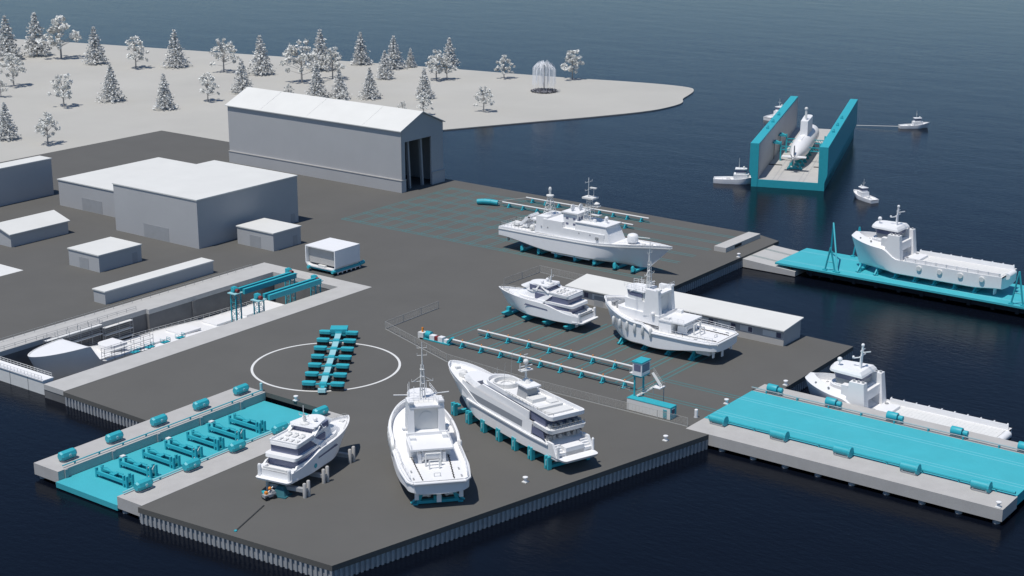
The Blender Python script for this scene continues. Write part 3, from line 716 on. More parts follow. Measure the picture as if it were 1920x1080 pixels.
def super_yacht():
    L, B = 49.5, 10.2
    a = radians(160.3)
    t = thing('super_yacht', 'longest white yacht, three-decked, with round pool on its sun deck', 'yacht', (60.6,-58.7,1.5), a)
    def zd(u): return 2.6+1.6*sstep(.03,.12,u)+2.1*sstep(.55,.75,u)+1.6*sstep(.6,1,u)
    zk = lambda u: .7*(1-sstep(0,.3,u)) + 1.2*max(0,(u-.85)/.15)**2
    e = lambda u: lerp(.08,.5,sstep(.5,1,u))
    bf = beam_fn(B,.90,.22,.5,2.7,.62)
    h, d = hull(L, bf, zd, zk, e, 5.0, lambda u: .1+.9*sstep(.62,.78,u), n=60)
    hb = h.build('hull', WHITE, t, smooth=38); d.build('deck', WHITE, t)
    for s in (-1,1):
        m = MB(); P = [(x, bf(x/L)+.12, 3.75+.012*x) for x in [3+1.5*i for i in range(22)]]
        for p, q in zip(P,P[1:]): m.bar((p[0],s*p[1],p[2]),(q[0],s*q[1],q[2]),.4,.3)
        m.build('rubbing_strake', WHITE, hb)
    m = MB(); m.loft(plan(-2.2,2.5,4.2,4.7,0,aft=1.4),1.2,plan(-2.5,2.6,4.5,4.8,0,aft=1.4),1.75); m.build('swim_platform', WHITE, t, smooth=30)
    m = MB(); m.box(.0,2.2,-2.3,2.3,1.75,3.5)
    for s in (-1,1):
        for i in range(5): m.box(.0+.42*i,.42+.42*i,s*3.4-.8,s*3.4+.8,1.7,2.1+.42*i)
        m.loft([(.0,s*4.25),(3.6,s*4.25),(3.6,s*4.75),(.0,s*4.75)],1.7,[(1.6,s*4.25),(3.6,s*4.25),(3.6,s*4.75),(1.6,s*4.75)],4.4)
        m.lathe([(.3,1.7),(.3,4.2),(.1,4.5)],(-.1,s*4.4,0),8)
    m.build('stern_stair', WHITE, t)
    # flanks: main deck and upper deck walls with long windows
    W = lambda x: bf(x/L)
    m = MB()
    xs = [9+1.5*i for i in range(20)]
    for s in (-1,1):
        lo = [(x,W(x)-.12) for x in xs]; 
        vs = [(x,s*y,4.1) for x,y in lo]+[(x,s*(y-.22),6.9+.02*x) for x,y in lo]; n = len(lo)
        m.add(vs,[(i,i+1,n+i+1,n+i) for i in range(n-1)])
    m.tier(9,38.5,4.6,3.2,2.5,4.0,6.9,rf=1.0,inset=.2); m.build('main_deck_wall', WHITE, t)
    m = MB()
    for s in (-1,1):
        vs = []; 
        for i in range(15):
            x = 12.5+1.6*i; y = W(x)-.14
            lo = 4.75+(.9*sstep(.9,1,i/14)); vs += [(x,s*y,lo),(x,s*(y-.1),6.15)]
        m.add(vs,[(2*i,2*i+2,2*i+3,2*i+1) for i in range(14)])
    m.build('window', PALESHADE, t)
    m = MB()
    for s in (-1,1): m.add([(4.2,s*4.72,4.5),(9.0,s*4.85,4.6),(9.0,s*4.78,5.9),(5.0,s*4.7,5.9)],[(0,1,2,3)])
    m.build('window', SHADEBAND, t)
    m = MB(); m.tier(6.0,12,4.3,4.4,0,4.2,6.0); m.build('aft_saloon', SHADEBAND, t)  # dark block set well aft, painting the shade under the deck overhang
    m = MB(); m.loft(plan(2.6,38,4.5,3.4,4,aft=1.4),5.95,plan(2.3,37,4.75,3.3,4,aft=1.4),6.9); m.build('upper_deck', WHITE, t, smooth=30)
    m = MB(); m.tier(5.0,33.5,4.1,3.4,3.0,6.9,8.75,rf=1.6); m.build('upper_saloon', SHADEBAND, t)
    m = MB()
    for s in (-1,1):
        m.loft([(10.5,s*4.55),(33,s*3.9),(33,s*3.5),(10.5,s*4.2)],6.9,[(10.5,s*4.45),(30,s*3.8),(30,s*3.4),(10.5,s*4.2)],8.7)
        m.loft([(33,s*3.9),(39.5,s*2.6),(39.5,s*2.2),(33,s*3.4)],6.9,[(30,s*3.8),(36.0,s*2.9),(36.0,s*2.5),(30,s*3.4)],8.1)
    m.build('upper_wall', WHITE, t)
    m = MB(); m.loft(plan(2.8,33,4.2,3.3,4,aft=1.2),8.75,plan(2.5,31.5,4.45,3.3,4,aft=1.2),9.0)
    o_ = plan(2.5,31.5,4.45,3.3,4,aft=1.2); i_ = plan(2.85,31.1,4.15,3.0,3.8,aft=1.0); m.rim(o_,i_,9.0,9.8); m.build('sun_deck', WHITE, t, smooth=30)
    m = MB(); m.loft(plan(34,42,3.2,2.2,3),6.9,plan(34,40.6,3.0,2.0,2.6),7.9); m.build('coach_roof', WHITE, t, smooth=30)
    m = MB(); m.rim(circ(26.2,0,2.9,28),circ(26.2,0,2.6,28),9.0,9.95); m.rim(circ(26.0,0,1.5,20),circ(26.0,0,1.2,20),9.0,9.45); pl = m.build('pool_rim', OFFWHITE, t, smooth=40)
    m = MB(); m.prism(circ(26.0,0,1.2,20),9.0,9.2); m.build('pool_cover', WHITE, pl)
    m = MB(); m.loft([(15.6,-1.5),(19.4,-1.7),(19.4,1.7),(15.6,1.5)],9.0,[(16.2,-1.2),(19.2,-1.3),(19.2,1.3),(16.2,1.2)],11.6); tw = m.build('mast_house', GREY, t)
    m = MB(); m.box(15.2,19.8,-1.8,1.8,11.6,11.9); m.build('hardtop', WHITE, tw)
    m = MB(); m.lathe([(1.2,11.9),(.6,12.6),(.25,13.0),(.22,16.0)],(18.4,0,0),10); m.box(17.8,19.2,-1.5,1.5,14.6,14.8); m.ball((18.4,0,16.6),.62); m.bar((18.4,-1.6,15.6),(18.4,1.6,15.6),.25,.2); m.tube((18.4,1.5,14.7),(18.4,1.5,16.4),.12,5); m.bar((18.3,0,14.2),(19.9,0,14.2),.25,.2); m.tube((18.4,0,17.2),(18.4,0,18.2),.07,5); m.bar((18.4,-.5,18.2),(18.4,.5,18.2),.15,.12); m.build('mast', OFFWHITE, t)
    m = MB()
    for x, y in ((22.5,3.0),(28.5,-2.8)): m.tube((x,y,9.7),(x-.6,y,15.8),.035,5)
    m.tube((32.5,-1.8,8.2),(32.5,-1.8,10.8),.05,5); m.bar((32.5,-2.1,10.2),(32.5,-1.5,10.2),.05,.05); m.build('antenna', WIRE, t)
    m = MB(); m.box(13.2,15.6,-1.8,1.8,9.0,9.8); m.build('deck_bar', OFFWHITE, t)
    m = MB(); m.box(10.6,12.6,-3.2,-1.2,9.0,9.5); m.build('sun_lounger', OFFWHITE, t)
    m = MB(); m.box(5.5,8.2,-3.4,3.4,9.0,9.35); m.build('sun_pad', OFFWHITE, t)
    m = MB(); m.box(8.8,9.9,-3.0,3.0,9.0,9.6); m.build('sofa', OFFWHITE, t)
    m = MB(); m.rail([(20,4.05,9.8),(12,4.2,9.8),(5,4.2,9.8),(3.0,3.4,9.8)],.55,1.2,.04); m.build('handrail', WIRE, t)
    m = MB(); m.rail([(2.8,-4.3,6.9),(2.4,-3.3,6.9),(2.4,3.3,6.9),(2.8,4.3,6.9)],.8,.7,.04); m.build('handrail', WIRE, t)
    for s in (-1,1):
        for y in (1.1,2.6,3.6):
            m = MB(); m.obox((4.4,s*y,4.65),(1.0,.8,.9)); m.build('deck_chair', GREY, t)
            m = MB(); m.obox((3.9,s*y,7.3),(.9,.7,.9)); m.build('deck_chair', GREY, t)
    m = MB(); m.lathe([(.9,0),(.9,.5),(.6,.7)],(44.0,0,6.4),14); m.build('hot_tub', OFFWHITE, t)
    m = MB(); m.obox((41.5,1.2,6.9),(2.6,.9,.9),rz=.4); m.build('tender', OFFWHITE, t)
    m = MB(); m.obox((46.4,0,7.0),(.8,1.2,.6)); m.build('windlass', OFFWHITE, t)
    for s in (-1,1):
        m = MB(); m.bar((3.5,s*2,-.8),(3.5,s*2,1.2),.2,1.2); m.build('rudder', WHITE, t)
    m = MB(); m.box(8,30,-.25,.25,-.5,.3); m.build('keel', WHITE, t)
    return t
def submarine(loc, rz):
    L, R = 62.0, 3.6
    t = thing('submarine', 'white submarine standing inside the teal floating dock', 'submarine', loc, rz)
    m = MB(); prof = []
    for i in range(33):
        u = i/32
        if u < .38: r = R*(.06+.94*sin(pi/2*(u/.38))**.85)
        elif u > .82: r = R*sqrt(max(0,1-((u-.82)/.18)**2))
        else: r = R
        prof.append((max(.03,r), u*L))
    m.lathe(prof, (0,0,3.6), 24, 'X'); m.build('hull', WHITE, t, smooth=50)
    m = MB(); m.loft(plan(18,52,.7,.9,3),6.4,plan(19,51,.6,.7,3),7.3); m.build('casing', WHITE, t)
    m = MB(); m.loft(plan(30,46.5,1.45,1.75,3,aft=.0),6.6,plan(30.4,46,1.4,1.65,3),12.6); s_ = m.build('sail', WHITE, t, smooth=40)
    m = MB(); m.tube((35,0,13),(35,0,16.6),.45,6); m.tube((36.5,.3,13),(36.5,.3,15.6),.3,6); m.tube((33.8,-.3,13),(33.8,-.3,15.8),.3,6); m.ball((35,0,16.8),.7); m.build('periscope', OFFWHITE, s_)
    m = MB(); m.loft([(2,-.12),(5.2,-.2),(5.2,.2),(2,.12)],3.8,[(2.4,-.1),(4.4,-.1),(4.4,.1),(2.4,.1)],8.0); m.loft([(2,-.12),(5.2,-.2),(5.2,.2),(2,.12)],3.4,[(2.4,-.1),(4.4,-.1),(4.4,.1),(2.4,.1)],.5); m.build('rudder', GREY, t)
    for s in (-1,1):
        m = MB(); m.add([(2,0,3.5),(5.4,0,3.5),(4.8,s*4.6,3.5),(2.6,s*4.6,3.5),(2,0,3.9),(5.4,0,3.9),(4.8,s*4.6,3.8),(2.6,s*4.6,3.8)],[(0,1,2,3),(4,5,6,7),(0,1,5,4),(1,2,6,5),(2,3,7,6),(3,0,4,7)]); m.build('stern_plane', WHITE, t)
    m = MB()
    for k in range(6): m.obox((.4,1.05*cos(pi*k/3),3.6+1.05*sin(pi*k/3)),(.25,.35,1.5),rx=pi*k/3+pi/2)
    m.build('propeller', GREY, t)
    return t
def small_tug(label, loc, rz, L=17.0):
    k = L/17.0
    t = thing('harbour_tug', label, 'tug', loc, rz, 'small tugs round the floating dock')
    zd = lambda u: 1.6+.5*u+1.0*sstep(.5,1,u)
    e = lambda u: lerp(.2,.5,sstep(.5,1,u))
    h, d = hull(17, beam_fn(5.6,.8,.25,.6,2.5), zd, lambda u: -.6, e, 1.2, lambda u: .5+.2*u, n=30)
    h.build('hull', WHITE, t, smooth=38); d.build('deck', WHITE, t)
    m = MB(); m.tier(7.5,13.2,2.0,1.5,1.2,1.2,3.6); m.build('deckhouse', WHITE, t)
    m = MB(); m.tier(8.3,12.0,1.5,1.2,.9,3.6,5.4,rf=-.2); w_ = m.build('wheelhouse', WHITE, t)
    m = MB(); m.tier(8.25,12.1,1.55,1.25,.95,4.3,5.1,rf=-.1); m.build('window', SHADEBAND, w_)
    m = MB(); m.tier(8.0,12.4,1.8,1.4,1.0,5.4,5.65); m.build('roof', WHITE, w_)
    m = MB(); m.tube((9.4,0,5.6),(9.4,0,9.6),.11,5,.06); mast_cross(m,9.4,0,7.6,.7,.05); m.ball((11.2,0,6.1),.4); m.build('mast', OFFWHITE, t)
    m = MB(); m.box(4.8,6.2,-.7,.7,1.2,2.1); m.tube((3.2,-.5,1.2),(3.2,.5,2.0),.15,5); m.build('towing_winch', OFFWHITE, t)
    t.scale = (k,k,k)
    return t
PAT = patrol_ship(); SY = super_yacht()
YC = motor_yacht('white motor yacht parked beside the long workshop, on teal cradles', (10.0,19.2,1.5), pi, 29.0)
YA = motor_yacht('white motor yacht on white stands beside the left ship lift', (20.2,-105.2,1.9), radians(100.4), 27.6, deco=True)
TB = tug_boat('white tug seen side-on in front of the long workshop', (51.6,19.8,1.3), pi)
TA = tug_boat('white tug seen from its stern on the front quay', (51.0,-91.0,1.3), radians(138))
SA = supply_vessel('white supply vessel standing on the far teal lift platform', (86.3,118.2,1.2), pi)
SB = supply_vessel('white supply vessel afloat behind the right concrete pier', (122.9,17.4,-7.0), pi, True)

# ------------------------------------------------------------------ cradles under the hulls
def cradle_proto(kind, hw):
    """Transverse keel cradle: local y across the hull, half width hw."""
    t = thing('keel_cradle', 'teal keel cradle', 'cradle')
    if kind == 'shoe':
        m = MB(); m.box(-.55,.55,-hw*.8,hw*.8,.3,.8); m.build('beam', TEAL, t)
        for s in (-1,1):
            m = MB(); m.loft([(-.55,s*hw*.35),(.55,s*hw*.35),(.55,s*(hw+.2)),(-.55,s*(hw+.2))],.75,[(-.55,s*hw*.35),(.55,s*hw*.35),(.5,s*(hw+.9)),(-.5,s*(hw+.9))],1.5)
            m.box(-.5,.5,s*(hw*.5)-.5,s*(hw*.5)+.5,1.4,2.5); m.build('arm', TEAL, t)
            m = MB(); m.tube((-.5,s*hw*.75,.3),(.5,s*hw*.75,.3),.3,8); m.build('wheel', DARKTEAL, t)
    elif kind == 'post':
        m = MB(); m.box(-.45,.45,-hw,hw,.3,.95); m.box(-.3,.3,-1,1,.95,1.5); m.build('beam', TEAL, t)
        for s in (-1,1):
            m = MB(); m.box(-.75,-.15,s*hw-.45,s*hw+.45,.1,2.9); m.box(.15,.75,s*hw-.45,s*hw+.45,.1,2.9); m.box(-.15,.15,s*hw-.35,s*hw+.35,.3,2.4); m.box(-.8,.8,s*(hw-.9)-.4,s*(hw-.9)+.4,2.0,2.5); m.build('post', TEAL, t)
            m = MB(); m.tube((0,s*(hw+.5),1.0),(0,s*(hw+.5),2.2),.16,6); m.build('jack', TEALPALE, t)
    elif kind == 'arm':
        m = MB(); m.box(-.6,.6,-hw*.7,hw*.7,.25,.8); m.build('beam', TEAL, t)
        for s in (-1,1):
            m = MB(); m.lathe([(.4,.6),(.6,1.1),(.55,1.9),(.3,2.3)],(0,s*hw*.8,0),8); m.tube((-.2,s*hw*.5,.9),(.4,s*(hw*.95),1.2),.5,8); m.build('arm', TEAL, t, smooth=40)
            m = MB(); m.tube((-.45,s*hw*.85,.32),(.45,s*hw*.85,.32),.32,8); m.build('wheel', DARKTEAL, t)
    elif kind == 'block':
        m = MB(); m.box(-.5,.5,-hw*.75,hw*.75,.2,.8); m.box(-.4,.4,-.8,.8,.8,1.6); m.build('beam', TEAL, t)
        for s in (-1,1):
            m = MB(); m.bar((0,s*hw*.7,.4),(0,s*hw*.55,2.5),.6,.6); m.bar((0,s*hw*.95,.3),(0,s*hw*.6,1.9),.4,.3); m.box(-.7,.7,s*hw*.8-.5,s*hw*.8+.5,.05,.35); m.build('strut', TEAL, t)
    return t
def cradle_row(proto, base, rz, stations, what, frm, z=0.0, grp=None):
    first = True
    for i, s in enumerate(stations):
        loc = (base[0]+s*cos(rz), base[1]+s*sin(rz), z)
        lab = 'teal cradle under %s, %s from its %s' % (what, ORD[i], frm)
        if first: o = proto; o.location = loc; o.rotation_euler = (0,0,rz); first = False
        else: o = dup(proto, loc, rz)
        o['label'] = lab; o['group'] = grp or 'teal cradles carrying the vessels'
cradle_row(cradle_proto('arm',4.7), (-58.8,75.6), 0, [8.6,15,21.5,28.5,35.5,42.8,49.2], 'the patrol ship', 'stern')
cradle_row(cradle_proto('shoe',4.0), (10.0,19.2), pi, [3.6,10.4,17.2,24.0], 'the motor yacht by the workshop', 'stern')
cradle_row(cradle_proto('block',6.0), (51.6,19.8), pi, [7.2,14,21,28.2], 'the side-on tug', 'stern')
cradle_row(cradle_proto('post',4.9), (60.6,-58.7), radians(160.3), [2.8,9,15.2,21.4,27.6,33.8,40], 'the longest yacht', 'stern')
cradle_row(cradle_proto('block',5.6), (51,-91), radians(138), [3.0,12,20], 'the stern-on tug', 'stern')
cradle_row(cradle_proto('block',5.8), (86.3,118.2), pi, [8,14,20,26,32,38,43.5], 'the supply vessel on the lift', 'stern', z=.01)
# white stands under the left yacht
def stand():
    t = thing('boat_stand','white boat stand','stand')
    m = MB(); m.box(-.45,.45,-4.3,4.3,1.0,1.75); m.build('beam', GREY, t)
    for s in (-1,1):
        m = MB(); m.lathe([(.38,0),(.38,2.9),(.28,3.05)],(-.5,s*4.2,0),10); m.lathe([(.38,0),(.38,3.2),(.28,3.35)],(.55,s*4.5,0),10); m.box(-.6,.6,s*4.3-.25,s*4.3+.25,1.2,1.8); m.build('post', CONC, t, smooth=40)
    return t
st0 = stand(); a = radians(104.8)
for i, s in enumerate((.4,8.2,19.6)):
    loc = (22.2+s*cos(a), -104.1+s*sin(a), 0)
    o = st0 if i == 0 else copy_tree(st0)
    o.location = loc; o.rotation_euler = (0,0,a); o['group'] = 'white stands under the left yacht'
    o['label'] = 'white beam stand under the left yacht, ' + ('at its stern','below its middle','towards its bow')[i]
t = thing('keel_block','dark teal wedge block under the left yacht stern','keel block',(21.4,-104.6,0),a)
m = MB(); m.loft([(-1.6,-1.6),(.6,-1.6),(.6,1.6),(-1.6,1.6)],0,[(-.6,-.7),(.3,-.7),(.3,.7),(-.6,.7)],1.9); m.build('block', DARKTEAL, t)
m = MB(); m.box(-1.9,.9,-1.9,1.9,0,.2); m.build('base', DARKTEAL, t)
# small tow tractor with its driver behind the left yacht
tx, ty, _ = at(505,935)
t = thing('tow_tractor','small dark tow tractor with orange fittings behind the left yacht','vehicle',(tx,ty,0),radians(75))
m = MB(); m.box(-1.3,1.3,-.6,.6,.5,1.1); m.loft([(.2,-.55),(1.25,-.55),(1.25,.55),(.2,.55)],1.1,[(.4,-.45),(1.1,-.45),(1.1,.45),(.4,.45)],1.6); m.build('body', GREY, t)
for x in (-.85,.85):
    for s in (-1,1):
        m = MB(); m.lathe([(.45,-.18),(.45,.18)],(x,s*.65,.45),10,'Y'); m.build('wheel', DARK, t)
m = MB(); m.ball((.2,0,2.15),.36); m.obox((-.6,.1,1.35),(.5,.7,.5)); m.build('warning_light', ORANGE, t)
m = MB(); m.bar((0,.4,1.2),(1.3,.7,2.0),.18,.18); m.build('boom', OFFWHITE, t)
m = MB(); m.bar((-.4,.7,.7),(.3,2.9,.5),.7,.35); m.build('tow_bar', TEAL, t)
a0 = at(495,948); a1 = at(443,995)
m = MB(); m.bar((a0[0],a0[1],.06),(a1[0],a1[1],.06),.28,.08); tc = m.build('tow_cable', DARK); tag(tc,'dark tow cable lying on the paving behind the tow tractor','cable')
m = MB(); m.bar((a1[0],a1[1],.12),(a1[0]+.2,a1[1]-.5,.12),.5,.2); m.build('shackle', TEAL, tc)

# ------------------------------------------------------------------ ship lifts
def pier(name, label, x0, x1, y0, y1, zb, zt, piles=()):
    t = thing(name, label, 'pier', ((x0+x1)/2,(y0+y1)/2,0)); hx, hy = (x1-x0)/2, (y1-y0)/2
    m = MB(); m.box(-hx,hx,-hy,hy,zb,zt); m.build('deck', CONC, t)
    for px, py in piles:
        m = MB(); m.tube((px-(x0+x1)/2,py-(y0+y1)/2,zb),(px-(x0+x1)/2,py-(y0+y1)/2,-9),.75,10); m.build('pile', GREY, t)
    return t
pier('concrete_pier','right-hand lift concrete pier nearest the viewer, carrying five teal winches',67.3,139,-25.6,-17.6,-2.5,.05,[(76+7.7*i,-24.6) for i in range(9)]+[(76+7.7*i,-18.8) for i in range(9)])
pier('concrete_pier','concrete pier between right teal platform and floating supply vessel',67.4,139,4.7,10.4,-2.5,.05,[(76+7.7*i,6) for i in range(9)])
pl = pier('concrete_pier','outer concrete pier of the left ship lift above the water',-31.4,-23.4,-124.4,-65,-2.5,.05,[(-30.2,-123.2),(-25,-123.2)]+[(-30.4,-115+7.5*i) for i in range(3)])
m = MB()
for i in range(5): m.box(4.0,4.3,-4-54+1.2+i*12.4+29.7-1,-4-54+1.2+i*12.4+29.7-.2,-3.4,.0)
m.build('guide_post', GREY, pl)
pier('concrete_pier','inner concrete pier of the left ship lift beside the paved quay',-3.9,3.5,-125.2,-65.1,-2.5,.05,[(-2.6,-124.2),(2.4,-124.2)])
def lift_platform(name,label,x0,x1,y0,y1,z0,z1,grooves,along='X'):
    t = thing(name,label,'lift platform',((x0+x1)/2,(y0+y1)/2,0)); cx, cy = (x0+x1)/2,(y0+y1)/2
    m = MB(); m.box(x0-cx,x1-cx,y0-cy,y1-cy,z0,z1); m.build('deck', TEALDECK, t)
    if grooves:
        m = MB()
        for g in grooves: m.box(x0-cx+.02,x1-cx-.02,g-cy-.1,g-cy+.1,z1+.003,z1+.012)
        m.build('rail', GROOVE, t)
    return t
lift_platform('lift_platform','bare teal lift platform between the two right concrete piers',67.2,138.8,-17.5,4.6,-2.2,.06,[-13,-11.7,-2.0,-.7])
lift_platform('lift_platform','teal lift platform lowered between the left piers, carrying cradles',-23.3,-4.0,-125.2,-65.6,-3.1,-1.9,[])
pf = lift_platform('lift_platform','teal lift platform far right carrying the dry supply vessel',18,118,108.3,129.2,-.55,0,[112.0,112.6,124.6,125.2])
m = MB()
for i in range(14): m.box(-46+7*i,-45+7*i,-9.6,9.6,-2.6,-.56)
m.box(-40,49,-9.3,-8.9,-2.2,-.56); m.box(-40,49,8.9,9.3,-2.2,-.56); m.build('girder', DARK, pf)

def winch_proto(kind):
    t = thing('winch','teal winch','winch')
    m = MB(); m.box(-1.7,1.9,-.8,.8,.05,.32)
    for x in (-1.4,1.4): m.box(x-.15,x+.15,-.7,.7,.32,.7)
    m.build('base', GREY, t)
    if kind == 'near':
        m = MB(); m.lathe([(.3,-2.3),(.9,-1.9),(.9,1.5),(.3,1.6)],(0,0,1.2),14,'X'); m.build('drum', TEAL, t, smooth=40)
        m = MB(); m.lathe([(1.15,1.5),(1.15,1.95)],(0,0,1.2),14,'X'); m.build('flange', TEAL, t)
    elif kind == 'far':
        m = MB(); m.lathe([(.9,-1.7),(.95,-1.6),(.95,.7),(.9,.8)],(0,0,1.25),14,'X'); m.build('drum', TEAL, t, smooth=40)
        m = MB(); m.lathe([(.25,.8),(.25,1.0),(.62,1.05),(.62,2.0),(.45,2.1)],(0,0,1.15),12,'X'); m.build('motor', TEAL, t, smooth=40)
    else:
        m = MB(); m.lathe([(.75,-2.0),(1.05,-1.6),(1.05,1.5),(.8,1.9)],(0,0,1.2),8,'X'); m.build('housing', TEAL, t)
        m = MB(); m.box(-.25,.25,-1.12,1.12,1.0,1.5); m.build('hatch', TEALPALE, t)
    m = MB(); m.tube((-1.9,-.5,.5),(1.7,-.5,.5),.12,5); m.build('shaft', GREY, t)
    return t
def winch_row(kind, pts, rz, where, order, grp):
    p = winch_proto(kind)
    for i, (x,y) in enumerate(pts):
        o = p if i == 0 else copy_tree(p)
        o.location = (x,y,.05); o.rotation_euler = (0,0,rz); o['label'] = '%s teal winch %s' % (order[i], where); o['group'] = grp
Q = ['first','second','third','fourth','fifth']
winch_row('near',[(71.8+15.05*i,-19.2) for i in range(5)],0,'from the quay on the near right pier',Q,'winches of the right lift')
winch_row('far',[(72.4+14.95*i,5.9) for i in range(5)],0,'from the quay on the far right pier',Q,'winches of the right lift')
winch_row('van',[(-27.1,-119+12.45*i) for i in range(5)],pi/2,'from the water on the left lift outer pier',Q,'winches of the left lift')
winch_row('van',[(-2.2,-119.8+12.8*i) for i in range(5)],pi/2,'from the water on the left lift inner pier',Q,'winches of the left lift')
def drive_shaft(name, label, p, q, r, m1, posts):
    m = MB(); m.tube(p,q,r,8); o = m.build(name, m1); tag(o,label,'drive shaft')
    m = MB(); P = Vector(p); Qv = Vector(q)
    for i in range(posts):
        c = P.lerp(Qv,(i+.5)/posts); m = MB(); m.box(c.x-.15,c.x+.15,c.y-.15,c.y+.15,.05,c.z); m.build('bearing', TEAL, o)
drive_shaft('drive_shaft','thick teal shaft joining the winches on the near right pier',(68.5,-17.9,.85),(138.6,-17.9,.85),.33,TEAL,9)
drive_shaft('drive_shaft','thin grey shaft joining the winches on the far right pier',(66.8,4.9,.75),(138.6,4.9,.75),.12,GREY,9)
drive_shaft('drive_shaft','thin teal shaft beside grey shaft on the far right pier',(66.8,5.35,.6),(138.6,5.35,.6),.14,TEAL,9)
drive_shaft('drive_shaft','thin teal shaft along the outer pier of left lift',(-24.2,-122.6,.6),(-24.0,-65.4,.6),.13,TEAL,9)
drive_shaft('drive_shaft','pale teal shaft along the inner pier of left lift',(-3.5,-124.0,.6),(-3.5,-66,.6),.16,TEALPALE,9)
# yacht cradles waiting on the left platform
def lift_cradle(alt):
    t = thing('lift_cradle','teal cradle frame','cradle')
    for s in (-1,1):
        m = MB(); m.box(-4.6,4.6,s*.75-.22,s*.75+.22,.75,1.45); m.build('beam', TEAL, t)
    m = MB(); m.box(-4.3,4.3,-.5,.5,.5,.7); m.build('tray', DARKTEAL, t)
    for x in (-4.75,3.9,4.75):
        for s in (-1,1):
            m = MB(); m.box(x-.22,x+.22,s*.75-.25,s*.75+.25,0,2.5 if x > 0 else 2.1); m.build('post', TEAL, t)
    m = MB(); m.box(-.9,.6,-.6,.6,1.45,1.75); m.tube((-4.4,0,2.1),(-2.2,0,2.4),.12,5); m.tube((.5,.2,2.15),(2.6,.2,2.15),.12,5); m.tube((-2.2,0,2.4),(0,0,1.7),.1,5); m.build('jack', TEAL, t)
    if alt:
        m = MB(); m.bar((4.3,-.9,.2),(4.3,.9,2.3),.12,.3); m.bar((4.3,.9,.2),(4.3,-.9,2.3),.12,.3); m.build('brace', OFFWHITE, t)
        m = MB(); m.box(-5.2,-4.3,-.5,.5,2.15,2.45); m.build('cap', OFFWHITE, t)
    return t
ca, cb = lift_cradle(False), lift_cradle(True)
for i in range(7):
    src = ca if i % 2 == 0 else cb
    o = src if i < 2 else copy_tree(src)
    o.location = (-13.9,-117.6+6.25*i,-1.89); o.rotation_euler = (0,0,0); o['group'] = 'cradles on the left lift platform'
    o['label'] = 'teal cradle frame on the left platform, %s from the water%s' % (ORD[i], ', with white braces' if i % 2 else '')

# ------------------------------------------------------------------ self propelled boat transporter on the circle
t = thing('boat_transporter','teal seven-row boat transporter parked across the white circle','transporter',(-25.4,-40.4,0),atan2(34.5,-26.5))
m = MB()
m.box(-21.6,19.5,-.45,.45,.9,1.3); m.build('spine', TEAL, t)
for i in range(6):
    m = MB(); m.box(-18.3+6.45*i,-13.6+6.45*i,-.75,.75,1.3,1.55); m.build('link_plate', TEALPALE, t)
m = MB(); m.box(19.2,22.6,-2.2,2.2,.7,2.5); m.build('power_pack', TEAL, t)
m = MB(); m.loft([(-22.8,-.9),(-21.4,-1.1),(-21.4,1.1),(-22.8,.9)],.6,[(-22.6,-.8),(-21.4,-1.0),(-21.4,1.0),(-22.6,.8)],1.3); m.build('coupling', TEALPALE, t)
for i in range(7):
    x = -19.2+6.45*i
    m = MB(); m.loft([(x-.85,-1.0),(x+.85,-1.0),(x+.85,1.0),(x-.85,1.0)],1.1,[(x-.7,-.8),(x+.7,-.8),(x+.7,.8),(x-.7,.8)],1.85); m.box(x-.3,x+.3,-2.2,2.2,1.3,1.6); m.build('cross_beam', TEAL, t)
    for s in (-1,1):
        # bogies keep square to the picture of the yard: slewed against the spine
        A = radians(-7)
        R_ = lambda dx,dy: (x+dx*cos(A)-dy*sin(A)*1.0, dx*sin(A)+dy*cos(A))
        c = R_(0,s*3.45)
        m = MB(); base = [(dx,dy) for dx,dy in plan(-1.65,1.65,.8,.8,.7,aft=.7)]
        pts = [(c[0]+(-dy)*cos(A)-dx*sin(A)*1.0, c[1]+(-dy)*sin(A)+dx*cos(A)) for dx,dy in base]
        m.prism(pts,1.25,1.95); bg = m.build('bogie', TEAL, t)
        for q in (-1.0,0,1.0):
            wc = (c[0]-q*sin(A), c[1]+q*cos(A))
            m = MB(); m.obox((wc[0],wc[1],.65),(1.2,.92,1.3),rz=A); m.build('wheel', DARK, bg)

